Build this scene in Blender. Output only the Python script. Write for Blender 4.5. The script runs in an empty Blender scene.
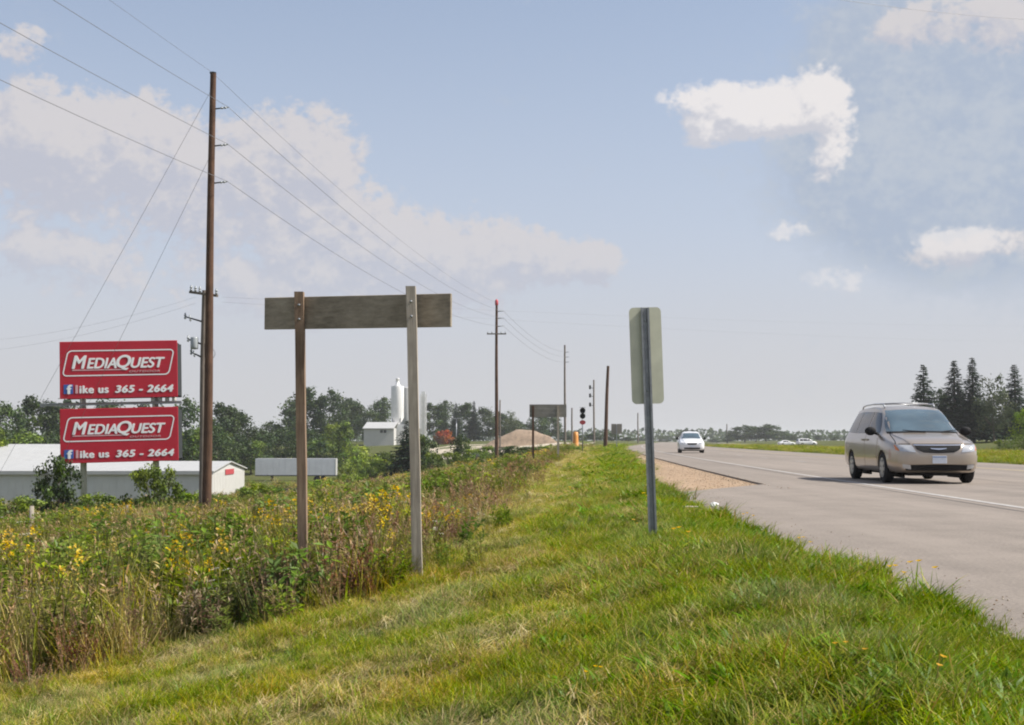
import bpy, bmesh, math, random
import numpy as np
from mathutils import Vector, Matrix, Euler
from mathutils.bvhtree import BVHTree

R = math.radians
random.seed(7)
rng = np.random.default_rng(11)
sc = bpy.context.scene
C = sc.collection

# ------------------------------------------------------------------ camera, sky, sun, exposure
FPX = 1320.0
PITCH = 3.4
EYE = 0.91
cam_d = bpy.data.cameras.new('camera')
cam_d.sensor_width = 36.0
cam_d.lens = 36.0 * FPX / 1024.0
cam_d.clip_start = 0.1
cam_d.clip_end = 20000
cam = bpy.data.objects.new('camera', cam_d)
C.objects.link(cam)
cam.location = (0, 0, EYE)
cam.rotation_euler = (R(90 + PITCH), 0, 0)
sc.camera = cam
sc.view_settings.view_transform = 'Standard'
sc.view_settings.look = 'None'
sc.view_settings.gamma = 1
sc.view_settings.exposure = 0.55
sc.view_settings.use_curve_mapping = False
sc.cycles.max_bounces = 6
sc.cycles.diffuse_bounces = 3
sc.cycles.transparent_max_bounces = 8
sc.cycles.volume_bounces = 1
sc.cycles.filter_width = 2.0

SUN_EL = 47.0
SUN_AZ = -4.0          # degrees from +X towards +Y
sun_dir = Vector((math.cos(R(SUN_EL)) * math.cos(R(SUN_AZ)), math.cos(R(SUN_EL)) * math.sin(R(SUN_AZ)), math.sin(R(SUN_EL))))
sl = bpy.data.lights.new('sun', 'SUN')
sl.energy = 4.8
sl.angle = R(0.5)
sl.color = (1.0, 0.95, 0.87)
so = bpy.data.objects.new('sun', sl)
C.objects.link(so)
so.rotation_euler = sun_dir.to_track_quat('Z', 'Y').to_euler()


def pix_dir(px, py):
    """Direction of view at a measured point of the photograph."""
    v = Vector(((px - 512) / FPX, (362.5 - py) / FPX, -1.0))
    return (Euler((R(90 + PITCH), 0, 0)).to_matrix() @ v).normalized()


def at(px, py, D):
    d = pix_dir(px, py)
    return Vector((0, 0, EYE)) + d * (D / d.y)


def build_world():
    w = bpy.data.worlds.new('World')
    sc.world = w
    w.use_nodes = True
    nt = w.node_tree
    N = nt.nodes
    L = nt.links
    N.clear()
    out = N.new('ShaderNodeOutputWorld')
    bg = N.new('ShaderNodeBackground')
    bg.inputs['Strength'].default_value = 0.1
    sky = N.new('ShaderNodeTexSky')
    sky.sky_type = 'NISHITA'
    sky.sun_disc = False
    sky.sun_elevation = R(SUN_EL)
    sky.sun_rotation = R(90 - SUN_AZ)
    sky.air_density = 1.0
    sky.dust_density = 1.6
    sky.ozone_density = 1.0
    tc = N.new('ShaderNodeTexCoord')
    sep = N.new('ShaderNodeSeparateXYZ')
    L.new(tc.outputs['Generated'], sep.inputs[0])

    def math_(op, a, b=None, clamp=False):
        n = N.new('ShaderNodeMath')
        n.operation = op
        n.use_clamp = clamp
        for i, v in enumerate((a, b)):
            if v is None:
                continue
            if isinstance(v, (int, float)):
                n.inputs[i].default_value = v
            else:
                L.new(v, n.inputs[i])
        return n.outputs[0]

    def smooth(v, a, b, lo=0.0, hi=1.0):
        n = N.new('ShaderNodeMapRange')
        n.interpolation_type = 'SMOOTHSTEP'
        n.inputs['From Min'].default_value = a
        n.inputs['From Max'].default_value = b
        n.inputs['To Min'].default_value = lo
        n.inputs['To Max'].default_value = hi
        L.new(v, n.inputs['Value'])
        return n.outputs['Result']

    def shifted(dx, dz):
        if dx == 0 and dz == 0:
            return tc.outputs['Generated']
        a = N.new('ShaderNodeVectorMath')
        a.operation = 'ADD'
        L.new(tc.outputs['Generated'], a.inputs[0])
        a.inputs[1].default_value = (dx, 0, dz)
        return a.outputs[0]

    def noise(vec, scale, detail, rough, sz=1.6, off=0.0):
        m = N.new('ShaderNodeMapping')
        m.inputs['Scale'].default_value = (1, 1, sz)
        m.inputs['Location'].default_value = (off, off * 0.7, off * 0.3)
        L.new(vec, m.inputs['Vector'])
        n = N.new('ShaderNodeTexNoise')
        n.inputs['Scale'].default_value = scale
        n.inputs['Detail'].default_value = detail
        n.inputs['Roughness'].default_value = rough
        L.new(m.outputs[0], n.inputs['Vector'])
        return n.outputs['Fac']

    def mix(f, a, b):
        n = N.new('ShaderNodeMix')
        n.data_type = 'RGBA'
        L.new(f, n.inputs[0])
        for s, v in ((n.inputs[6], a), (n.inputs[7], b)):
            if isinstance(v, tuple):
                s.default_value = v + (1,)
            else:
                L.new(v, s)
        return n.outputs[2]

    def blob(vec, px, py, rx, ry):
        c = pix_dir(px, py)
        s = N.new('ShaderNodeVectorMath')
        s.operation = 'SUBTRACT'
        L.new(vec, s.inputs[0])
        s.inputs[1].default_value = c
        m = N.new('ShaderNodeVectorMath')
        m.operation = 'MULTIPLY'
        L.new(s.outputs[0], m.inputs[0])
        k = FPX / 1.3
        m.inputs[1].default_value = (k / rx, k / max(rx, ry), k / ry)
        l = N.new('ShaderNodeVectorMath')
        l.operation = 'LENGTH'
        L.new(m.outputs[0], l.inputs[0])
        return smooth(l.outputs['Value'], 0.0, 1.35, 1.0, 0.0)

    def union(vec, items):
        v = None
        for b in items:
            o = blob(vec, *b)
            v = o if v is None else math_('ADD', v, o)
        return v

    el = sep.outputs['Z']
    def billow(vec):
        """Rounded heaps at three sizes, about -0.5 .. 0.5."""
        v = None
        for scale, amp, off in ((9.0, .50, 0.0), (20.0, .70, 3.1), (46.0, .75, 5.7), (105.0, .55, 1.9), (230.0, .30, 8.3)):
            n = noise(vec, scale, 2, .55, 1.2, off)
            t = math_('MULTIPLY', math_('SUBTRACT', n, 0.5), amp * 2.0)
            v = t if v is None else math_('ADD', v, t)
        return v

    BANK = [(15, 112, 50, 40), (60, 128, 55, 44), (108, 135, 55, 42), (152, 124, 40, 36), (40, 165, 60, 40), (110, 185, 80, 46), (185, 175, 55, 46),
            (245, 142, 40, 38), (288, 142, 50, 40), (330, 142, 34, 34), (322, 195, 62, 45), (265, 215, 80, 50), (385, 240, 60, 38), (445, 236, 55, 36),
            (500, 252, 55, 34), (560, 258, 45, 26), (600, 262, 24, 20), (430, 285, 130, 34), (250, 285, 190, 46), (60, 262, 60, 24), (18, 40, 26, 14), (10, 240, 40, 20), (960, 14, 70, 24), (1010, 40, 44, 24), (905, 30, 34, 22), (1015, 240, 40, 16), (930, 255, 50, 16)]
    PUFF = [(690, 103, 32, 24), (722, 112, 34, 26), (752, 112, 34, 22), (780, 103, 34, 22), (808, 88, 30, 24), (834, 92, 24, 26), (838, 120, 22, 22), (832, 150, 20, 18), (822, 172, 16, 16),
            (700, 134, 22, 14), (758, 128, 30, 12), (802, 118, 24, 16), (790, 230, 26, 13), (848, 282, 46, 18), (935, 245, 40, 17), (985, 240, 40, 15)]
    GREY = [(950, 90, 130, 110), (925, 180, 140, 80), (1010, 150, 130, 120), (960, 30, 120, 50)]

    def dens(vec):
        bl = billow(vec)
        ub = union(vec, BANK)
        up = union(vec, PUFF)
        bank = math_('ADD', math_('MULTIPLY', ub, .85), math_('MULTIPLY', bl, smooth(ub, .05, .4)))
        puff = math_('ADD', up, math_('MULTIPLY', math_('MULTIPLY', bl, 1.1), smooth(up, .1, .5)))
        return bl, bank, puff

    V0 = shifted(0, 0)
    nn, bank0, puff0 = dens(V0)
    _, bank1, puff1 = dens(shifted(.007, .013))
    d_bank = smooth(bank0, 0.44, 1.05)
    d_puff = smooth(puff0, 0.46, 1.30)
    lit_b = smooth(math_('SUBTRACT', bank0, bank1), -0.50, 0.60)
    lit_p = smooth(math_('SUBTRACT', puff0, puff1), -0.60, 0.60)
    g_grey = union(V0, GREY)
    d_grey = smooth(math_('ADD', g_grey, math_('MULTIPLY', nn, 0.35)), 0.10, 0.80)
    # clouds elsewhere on the sky dome
    g_out = smooth(math_('ADD', math_('MULTIPLY', nn, 1.0), noise(V0, 2.3, 3, 0.5, 1.0, 9.0)), 0.55, 0.9)
    front = smooth(sep.outputs['Y'], 0.80, 0.90, 1.0, 0.0)
    d_out = math_('MULTIPLY', g_out, front)

    # pale humid air towards the horizon
    veil = smooth(el, -0.02, 0.42, 0.95, 0.28)
    S = 10.0   # background strength is 0.1

    def col(r, g, b):
        return (r * S, g * S, b * S)
    c0 = mix(veil, sky.outputs[0], col(0.40, 0.425, 0.50))
    low = smooth(el, 0.0, 0.17, 0.85, 0.0)
    c0 = mix(low, c0, col(0.425, 0.423, 0.428))
    shade_g = smooth(nn, -0.5, 0.6)
    c1 = mix(math_('MULTIPLY', d_grey, 0.95), c0, mix(shade_g, col(0.292, 0.338, 0.42), col(0.352, 0.386, 0.44)))
    bankc = mix(lit_b, col(0.365, 0.372, 0.425), col(0.465, 0.445, 0.453))
    fade = smooth(el, 0.03, 0.2, 0.35, 0.9)
    c2 = mix(math_('MULTIPLY', d_bank, fade), c1, bankc)
    puffc = mix(lit_p, col(0.415, 0.417, 0.455), col(0.585, 0.56, 0.555))
    c3 = mix(math_('MULTIPLY', d_puff, smooth(el, 0.04, 0.24, 0.3, 0.92)), c2, puffc)
    c4 = mix(math_('MULTIPLY', d_out, 0.8), c3, col(0.52, 0.515, 0.54))
    L.new(c4, bg.inputs['Color'])
    L.new(bg.outputs[0], out.inputs['Surface'])


build_world()


# ------------------------------------------------------------------ numeric helpers
def hash2(ix, iy, seed):
    n = (ix.astype(np.int64) * 374761393 + iy.astype(np.int64) * 668265263 + seed * 974711) & 0x7fffffff
    n = ((n ^ (n >> 13)) * 1274126177) & 0x7fffffff
    n = n ^ (n >> 16)
    return (n & 0xffff) / 65535.0


def vnoise(x, y, seed=0):
    x = np.asarray(x, float)
    y = np.asarray(y, float)
    ix = np.floor(x)
    iy = np.floor(y)
    fx = x - ix
    fy = y - iy
    fx = fx * fx * (3 - 2 * fx)
    fy = fy * fy * (3 - 2 * fy)
    a = hash2(ix, iy, seed)
    b = hash2(ix + 1, iy, seed)
    c = hash2(ix, iy + 1, seed)
    d = hash2(ix + 1, iy + 1, seed)
    return (a * (1 - fx) + b * fx) * (1 - fy) + (c * (1 - fx) + d * fx) * fy


def fbm(x, y, seed=0, oct=3):
    s = 0
    a = 0.5
    for i in range(oct):
        s = s + a * vnoise(np.asarray(x) * 2 ** i, np.asarray(y) * 2 ** i, seed + i * 17)
        a *= 0.5
    return s / (1 - 0.5 ** oct)


def line_x(Y):
    """X of the road's white edge line at distance Y: the highway bends gently to the right."""
    Y = np.asarray(Y, float)
    Yc = np.clip(Y, -40, 320)
    return 6.12 + 0.0435 * Yc + 0.000122 * Yc * Yc + (Y - Yc) * (0.0435 + 0.000244 * Yc)


COLS = [-1500, -500, -200, -100, -60, -35, -22, -14, -10, -7.5, -5, -4.06, -2, 11, 12.2, 14, 20, 26, 38, 44, 60, 100, 300, 1500]
ROWS = [-60, 0, 30, 60, 80, 120, 165, 264, 330, 400, 500, 2300]
RIGHT = {
    'n': [.07, -.05, -.09, -.05, .02, .10, .18, -.42, -.42, -.1, .3, .4, .5, .5],
    'f': [.04, -.06, -.09, -.05, .02, .10, .18, -.42, -.42, .2, .9, 1.1, 1.1, .6],
}
LEFT = {
    -60: [-3.2, -3.2, -3.2, -3.2, -3, -2.4, -1.8, -1.38, -.95, -.43],
    0: [-3.2, -3.2, -3.2, -3.2, -3, -2.4, -1.8, -1.38, -.95, -.43],
    30: [-3.6, -3.6, -3.6, -3.6, -3.4, -2.8, -2.0, -1.45, -.95, -.43],
    60: [-4.8, -4.8, -4.8, -4.8, -4.3, -3.5, -2.55, -1.6, -.95, -.40],
    80: [-5.4, -5.4, -5.4, -5.4, -5.1, -4.1, -2.95, -1.8, -1.0, -.36],
    120: [-6.4, -6.4, -6.4, -6.4, -6.3, -4.9, -3.0, -1.55, -.7, -.22],
    165: [-7, -7, -7, -7, -6.9, -5.0, -2.4, -1.1, -.45, -.15],
    264: [-6, -6.5, -7, -7, -7, -3.8, -1.0, -.2, -.1, -.1],
    330: [-4, -4.5, -5, -4.5, -3.0, -.8, .45, .6, .4, .0],
    400: [-3, -3, -2.5, -1.2, .1, .5, .7, .6, .2, 0],
    500: [0, .3, .6, .8, .9, .9, .9, .6, .2, 0],
    2300: [1, 1, 1, 1, 1, 1, .9, .6, .2, 0],
}
TAB = np.array([LEFT[y] + (RIGHT['n'] if y <= 80 else RIGHT['f']) for y in ROWS])


def ground_uy(u, Y):
    u = np.asarray(u, float)
    Y = np.asarray(Y, float)
    ci = np.clip(np.searchsorted(COLS, u, side='right') - 1, 0, len(COLS) - 2)
    ri = np.clip(np.searchsorted(ROWS, Y, side='right') - 1, 0, len(ROWS) - 2)
    cx = np.array(COLS, float)
    ry = np.array(ROWS, float)
    fu = np.clip((u - cx[ci]) / (cx[ci + 1] - cx[ci]), 0, 1)
    fy = np.clip((Y - ry[ri]) / (ry[ri + 1] - ry[ri]), 0, 1)
    fy = fy * fy * (3 - 2 * fy)
    z = (TAB[ri, ci] * (1 - fu) + TAB[ri, ci + 1] * fu) * (1 - fy) + (TAB[ri + 1, ci] * (1 - fu) + TAB[ri + 1, ci + 1] * fu) * fy
    z = np.where((u > -4.9) & (u < -3.9) & (Y < 22.5), np.maximum(z, -.012), z)
    X = line_x(Y) + u
    off = np.where((u > -4.3) & (u < 11.3), 0.0, 1.0)
    ramp = np.clip((-u - 4.4) / 2.5, 0, 1) + np.clip((u - 11.5) / 4, 0, 1)
    bump = (fbm(X * 0.9, Y * 0.9, 3) - 0.5) * 0.10 + (fbm(X * 0.2, Y * 0.2, 5) - 0.5) * 0.35 * np.clip((-u - 7) / 8, 0, 1)
    return z + bump * off * np.clip(ramp, 0, 1)


def gz(X, Y):
    return float(ground_uy(X - line_x(Y), Y))


def mown_edge(Y):
    Y = np.asarray(Y, float)
    return np.where(Y > 12.4, -7.5, -7.5 - (12.4 - Y) * 1.05)


# ------------------------------------------------------------------ materials
def new_mat(name):
    m = bpy.data.materials.new(name)
    m.use_nodes = True
    nt = m.node_tree
    b = nt.nodes['Principled BSDF']
    return m, nt, b


def ramp_node(nt, stops):
    r = nt.nodes.new('ShaderNodeValToRGB')
    e = r.color_ramp.elements
    while len(e) < len(stops):
        e.new(0.5)
    for el, (p, c) in zip(e, stops):
        el.position = p
        el.color = tuple(c) + (1,)
    return r


def tex_noise(nt, scale, detail=4, rough=0.55, coord='Object', stretch=None):
    tc = nt.nodes.new('ShaderNodeTexCoord')
    n = nt.nodes.new('ShaderNodeTexNoise')
    n.inputs['Scale'].default_value = scale
    n.inputs['Detail'].default_value = detail
    n.inputs['Roughness'].default_value = rough
    src = tc.outputs[coord]
    if stretch:
        m = nt.nodes.new('ShaderNodeMapping')
        m.inputs['Scale'].default_value = stretch
        nt.links.new(src, m.inputs['Vector'])
        src = m.outputs[0]
    nt.links.new(src, n.inputs['Vector'])
    return n


def simple(name, col, rough=0.6, metal=0.0, var=0.12, scale=6.0, bump=0.0, coat=0.0, ior=None, stretch=None):
    m, nt, b = new_mat(name)
    n = tex_noise(nt, scale, 5, 0.6, stretch=stretch)
    lo = tuple(c * (1 - var) for c in col)
    hi = tuple(min(1, c * (1 + var)) for c in col)
    r = ramp_node(nt, [(0.3, lo), (0.7, hi)])
    nt.links.new(n.outputs['Fac'], r.inputs[0])
    nt.links.new(r.outputs[0], b.inputs['Base Color'])
    b.inputs['Roughness'].default_value = rough
    b.inputs['Metallic'].default_value = metal
    if name in ('black_plastic', 'rubber', 'dark_steel'):
        b.inputs['Specular IOR Level'].default_value = 0.15
    if coat:
        b.inputs['Coat Weight'].default_value = coat
        b.inputs['Coat Roughness'].default_value = 0.08
    if ior:
        b.inputs['IOR'].default_value = ior
    if bump:
        bn = nt.nodes.new('ShaderNodeBump')
        bn.inputs['Strength'].default_value = bump
        bn.inputs['Distance'].default_value = 0.02
        nt.links.new(n.outputs['Fac'], bn.inputs['Height'])
        nt.links.new(bn.outputs[0], b.inputs['Normal'])
    return m


def wood(name, dark, light, along='Z', scale=9.0):
    """Weathered timber: long grain, knots and grey streaks."""
    m, nt, b = new_mat(name)
    st = {'Z': (1, 1, 0.06), 'X': (0.06, 1, 1)}[along]
    n = tex_noise(nt, scale * 3, 6, 0.7, stretch=st)
    n2 = tex_noise(nt, 1.7, 4, 0.6)
    mx = nt.nodes.new('ShaderNodeMath')
    mx.operation = 'MULTIPLY_ADD'
    mx.inputs[1].default_value = 0.55
    nt.links.new(n.outputs['Fac'], mx.inputs[0])
    h = nt.nodes.new('ShaderNodeMath')
    h.operation = 'MULTIPLY'
    h.inputs[1].default_value = 0.45
    nt.links.new(n2.outputs['Fac'], h.inputs[0])
    nt.links.new(h.outputs[0], mx.inputs[2])
    r = ramp_node(nt, [(0.33, dark), (0.5, tuple((a + c) / 2 for a, c in zip(dark, light))), (0.66, light)])
    nt.links.new(mx.outputs[0], r.inputs[0])
    nt.links.new(r.outputs[0], b.inputs['Base Color'])
    b.inputs['Roughness'].default_value = 0.9
    b.inputs['Specular IOR Level'].default_value = 0.2
    bn = nt.nodes.new('ShaderNodeBump')
    bn.inputs['Strength'].default_value = 0.5
    bn.inputs['Distance'].default_value = 0.01
    nt.links.new(n.outputs['Fac'], bn.inputs['Height'])
    nt.links.new(bn.outputs[0], b.inputs['Normal'])
    return m


def plant_mat(name='plant_leaf', transl=0.35, gain=1.0):
    """Leaves and blades: colour attribute, varied per plant and over the land."""
    m = bpy.data.materials.new(name)
    m.use_nodes = True
    nt = m.node_tree
    nt.nodes.clear()
    N = nt.nodes.new
    out = N('ShaderNodeOutputMaterial')
    at_ = N('ShaderNodeAttribute')
    at_.attribute_name = 'col'
    oi = N('ShaderNodeObjectInfo')
    geo = N('ShaderNodeNewGeometry')
    no = N('ShaderNodeTexNoise')
    no.inputs['Scale'].default_value = 0.45
    no.inputs['Detail'].default_value = 4
    nt.links.new(geo.outputs['Position'], no.inputs['Vector'])
    hs = N('ShaderNodeHueSaturation')
    nt.links.new(at_.outputs['Color'], hs.inputs['Color'])
    h = N('ShaderNodeMapRange')
    h.inputs['From Min'].default_value = 0.25
    h.inputs['From Max'].default_value = 0.75
    h.inputs['To Min'].default_value = 0.458
    h.inputs['To Max'].default_value = 0.508
    nt.links.new(no.outputs['Fac'], h.inputs['Value'])
    nt.links.new(h.outputs[0], hs.inputs['Hue'])
    n2 = N('ShaderNodeTexNoise')
    n2.inputs['Scale'].default_value = 1.1
    n2.inputs['Detail'].default_value = 5
    nt.links.new(geo.outputs['Position'], n2.inputs['Vector'])
    sr = N('ShaderNodeMapRange')
    sr.inputs['From Min'].default_value = 0.3
    sr.inputs['From Max'].default_value = 0.7
    sr.inputs['To Min'].default_value = 0.82
    sr.inputs['To Max'].default_value = 1.22
    nt.links.new(n2.outputs['Fac'], sr.inputs['Value'])
    nt.links.new(sr.outputs[0], hs.inputs['Saturation'])
    v = N('ShaderNodeMapRange')
    v.inputs['To Min'].default_value = 0.72 * gain
    v.inputs['To Max'].default_value = 1.28 * gain
    nt.links.new(oi.outputs['Random'], v.inputs['Value'])
    nt.links.new(v.outputs[0], hs.inputs['Value'])
    d = N('ShaderNodeBsdfDiffuse')
    t = N('ShaderNodeBsdfTranslucent')
    g = N('ShaderNodeBsdfGlossy')
    g.inputs['Roughness'].default_value = 0.45
    g.inputs['Color'].default_value = (1, 1, 1, 1)
    nt.links.new(hs.outputs[0], d.inputs['Color'])
    nt.links.new(hs.outputs[0], t.inputs['Color'])
    m1 = N('ShaderNodeMixShader')
    m1.inputs[0].default_value = transl
    nt.links.new(d.outputs[0], m1.inputs[1])
    nt.links.new(t.outputs[0], m1.inputs[2])
    m2 = N('ShaderNodeMixShader')
    m2.inputs[0].default_value = 0.012
    nt.links.new(m1.outputs[0], m2.inputs[1])
    nt.links.new(g.outputs[0], m2.inputs[2])
    nt.links.new(m2.outputs[0], out.inputs['Surface'])
    return m


def ground_mat():
    m, nt, b = new_mat('soil_and_turf')
    n = tex_noise(nt, 0.25, 8, 0.65)
    n2 = tex_noise(nt, 6.0, 6, 0.7)
    r = ramp_node(nt, [(0.30, (.055, .068, .018)), (0.5, (.085, .105, .022)), (0.7, (.125, .125, .035))])
    r2 = ramp_node(nt, [(0.3, (.03, .032, .014)), (0.7, (.10, .095, .04))])
    nt.links.new(n.outputs['Fac'], r.inputs[0])
    nt.links.new(n2.outputs['Fac'], r2.inputs[0])
    mx = nt.nodes.new('ShaderNodeMix')
    mx.data_type = 'RGBA'
    mx.inputs[0].default_value = 0.45
    nt.links.new(r.outputs[0], mx.inputs[6])
    nt.links.new(r2.outputs[0], mx.inputs[7])
    nt.links.new(mx.outputs[2], b.inputs['Base Color'])
    b.inputs['Roughness'].default_value = 1.0
    b.inputs['Specular IOR Level'].default_value = 0.1
    bn = nt.nodes.new('ShaderNodeBump')
    bn.inputs['Strength'].default_value = 0.6
    bn.inputs['Distance'].default_value = 0.05
    nt.links.new(n2.outputs['Fac'], bn.inputs['Height'])
    nt.links.new(bn.outputs[0], b.inputs['Normal'])
    return m


def road_mat(name, base, speck=0.35, along=None):
    m, nt, b = new_mat(name)
    fine = tex_noise(nt, 60, 4, 0.8)
    mid = tex_noise(nt, 1.2, 6, 0.65)
    big = tex_noise(nt, 0.9, 5, 0.6, stretch=(1, 0.035, 1))
    a = nt.nodes.new('ShaderNodeMath')
    a.operation = 'MULTIPLY_ADD'
    a.inputs[1].default_value = speck
    fine.inputs['Scale'].default_value = 34
    nt.links.new(fine.outputs['Fac'], a.inputs[0])
    s = nt.nodes.new('ShaderNodeMath')
    s.operation = 'MULTIPLY_ADD'
    s.inputs[1].default_value = 0.2
    nt.links.new(mid.outputs['Fac'], s.inputs[0])
    s2 = nt.nodes.new('ShaderNodeMath')
    s2.operation = 'MULTIPLY'
    s2.inputs[1].default_value = 0.8 - speck
    nt.links.new(big.outputs['Fac'], s2.inputs[0])
    nt.links.new(s2.outputs[0], s.inputs[2])
    nt.links.new(s.outputs[0], a.inputs[2])
    lo = tuple(c * 0.62 for c in base)
    hi = tuple(c * 1.38 for c in base)
    r = ramp_node(nt, [(0.37, lo), (0.5, base), (0.63, hi)])
    nt.links.new(a.outputs[0], r.inputs[0])
    nt.links.new(r.outputs[0], b.inputs['Base Color'])
    b.inputs['Roughness'].default_value = 0.88
    b.inputs['Specular IOR Level'].default_value = 0.25
    bn = nt.nodes.new('ShaderNodeBump')
    bn.inputs['Strength'].default_value = 0.55
    bn.inputs['Distance'].default_value = 0.008
    nt.links.new(fine.outputs['Fac'], bn.inputs['Height'])
    nt.links.new(bn.outputs[0], b.inputs['Normal'])
    return m


def glass_mat(name, col, rough=0.06, ior=1.9):
    m, nt, b = new_mat(name)
    n = tex_noise(nt, 1.5, 2, 0.4)
    r = ramp_node(nt, [(0.3, tuple(c * .7 for c in col)), (0.7, tuple(c * 1.3 for c in col))])
    nt.links.new(n.outputs['Fac'], r.inputs[0])
    nt.links.new(r.outputs[0], b.inputs['Base Color'])
    b.inputs['Roughness'].default_value = rough
    b.inputs['IOR'].default_value = ior
    return m


M = {}
M['ground'] = ground_mat()
M['asphalt'] = road_mat('asphalt', (.215, .184, .157), 0.5)
M['gravel'] = road_mat('gravel_tan', (.31, .218, .140), 0.6)
M['pale_gravel'] = road_mat('pale_gravel', (.42, .36, .28), 0.3)
M['dirt'] = road_mat('pile_dirt', (.25, .185, .13), 0.35)
M['white_paint'] = simple('worn_white_paint', (.35, .33, .31), .85, var=.30, scale=9)
M['yellow_paint'] = simple('worn_yellow_paint', (.40, .32, .16), .8, var=.3, scale=9)
M['plant'] = plant_mat('plant_leaf', 0.35, 1.0)
M['crown'] = plant_mat('tree_leaf', 0.25, 1.0)
M['bark'] = wood('bark', (.045, .035, .025), (.13, .105, .08))
M['pole_wood'] = wood('creosoted_pole', (.042, .025, .017), (.14, .078, .05), scale=6)
M['pole_wood_grey'] = wood('grey_pole', (.09, .075, .06), (.24, .2, .17), scale=6)
M['post_brown'] = wood('brown_post', (.12, .078, .052), (.33, .238, .165), scale=12)
M['post_grey'] = wood('grey_post', (.20, .172, .14), (.50, .44, .36), scale=12)
M['board'] = wood('weathered_board', (.17, .142, .105), (.40, .345, .265), along='X', scale=8)
M['galv'] = simple('galvanised_steel', (.30, .315, .33), .42, metal=.75, var=.2, scale=14)
M['post_steel'] = simple('dull_post_steel', (.27, .28, .29), .5, metal=.4, var=.25, scale=14)
M['sign_back'] = simple('bare_sign_back', (.52, .52, .40), .55, metal=.10, var=.10, scale=5)
M['dark_back'] = simple('dark_sign_back', (.22, .205, .175), .6, metal=.2, var=.15, scale=2)
M['insul'] = simple('grey_insulator', (.30, .32, .33), .25, var=.1)
M['wire'] = simple('wire', (.22, .22, .23), .5, metal=.5, var=.1)
M['red_face'] = simple('red_vinyl', (.41, .003, .020), .65, var=.06, scale=1.2)
M['white_vinyl'] = simple('white_vinyl', (.80, .80, .80), .5, var=.03)
M['pink_vinyl'] = simple('thin_white_print', (.62, .36, .38), .5, var=.03)
M['blue_vinyl'] = simple('blue_vinyl', (.03, .10, .36), .5, var=.05)
M['dark_steel'] = simple('dark_steel', (.035, .038, .04), .8, metal=.1, var=.2)
M['cream_post'] = simple('cream_steel_post', (.50, .49, .44), .6, var=.08)
M['metal_wall'] = simple('pale_metal_wall', (.52, .52, .50), .55, var=.05, scale=.8)
M['white_roof'] = simple('white_metal_roof', (.40, .40, .39), .5, var=.06, scale=.8)
M['white_wall'] = simple('white_siding', (.50, .49, .465), .6, var=.05, scale=.8)
M['trailer_white'] = simple('trailer_white', (.66, .66, .70), .45, var=.08, scale=.6)
M['silo'] = simple('silo_white', (.70, .69, .67), .5, var=.08, scale=.6)
M['rubber'] = simple('rubber', (.025, .025, .026), .85, var=.2)
M['rim'] = simple('alloy', (.50, .50, .50), .35, metal=.8, var=.06)
M['gold'] = simple('gold_car_paint', (.40, .335, .27), .28, metal=.55, var=.03, coat=.7)
M['white_car'] = simple('white_car_paint', (.72, .72, .72), .35, var=.02, coat=.6)
M['silver_car'] = simple('silver_car_paint', (.30, .31, .33), .35, metal=.4, var=.02, coat=.6)
M['screen'] = glass_mat('windscreen_glass', (.06, .095, .115), .06, 2.1)
M['tint'] = glass_mat('tinted_glass', (.012, .013, .016), .08, 1.45)
M['lens'] = simple('lamp_lens', (.46, .47, .48), .12, metal=.35, var=.12, coat=.9)
M['amber'] = simple('amber_lens', (.55, .17, .04), .2, var=.1, coat=.6)
M['black_plastic'] = simple('black_plastic', (.014, .014, .015), .7, var=.2)
M['chrome'] = simple('chrome', (.75, .75, .76), .15, metal=1, var=.03)
M['plate'] = simple('number_plate', (.62, .66, .72), .45, var=.05, scale=20)
M['plate_blue'] = simple('plate_blue', (.16, .24, .42), .45, var=.1)
M['orange'] = simple('orange_plastic', (.55, .22, .03), .5, var=.06)
M['red_cap'] = simple('red_cap', (.45, .05, .06), .5, var=.08)
M['red_sign'] = simple('red_sign_paint', (.40, .05, .06), .5, var=.08)
M['dark_window'] = glass_mat('dark_window', (.03, .033, .037), .1, 1.5)
M['litter'] = simple('white_litter', (.72, .72, .70), .6, var=.08)
M['cardboard'] = simple('pale_paper', (.55, .48, .40), .8, var=.1)


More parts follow.
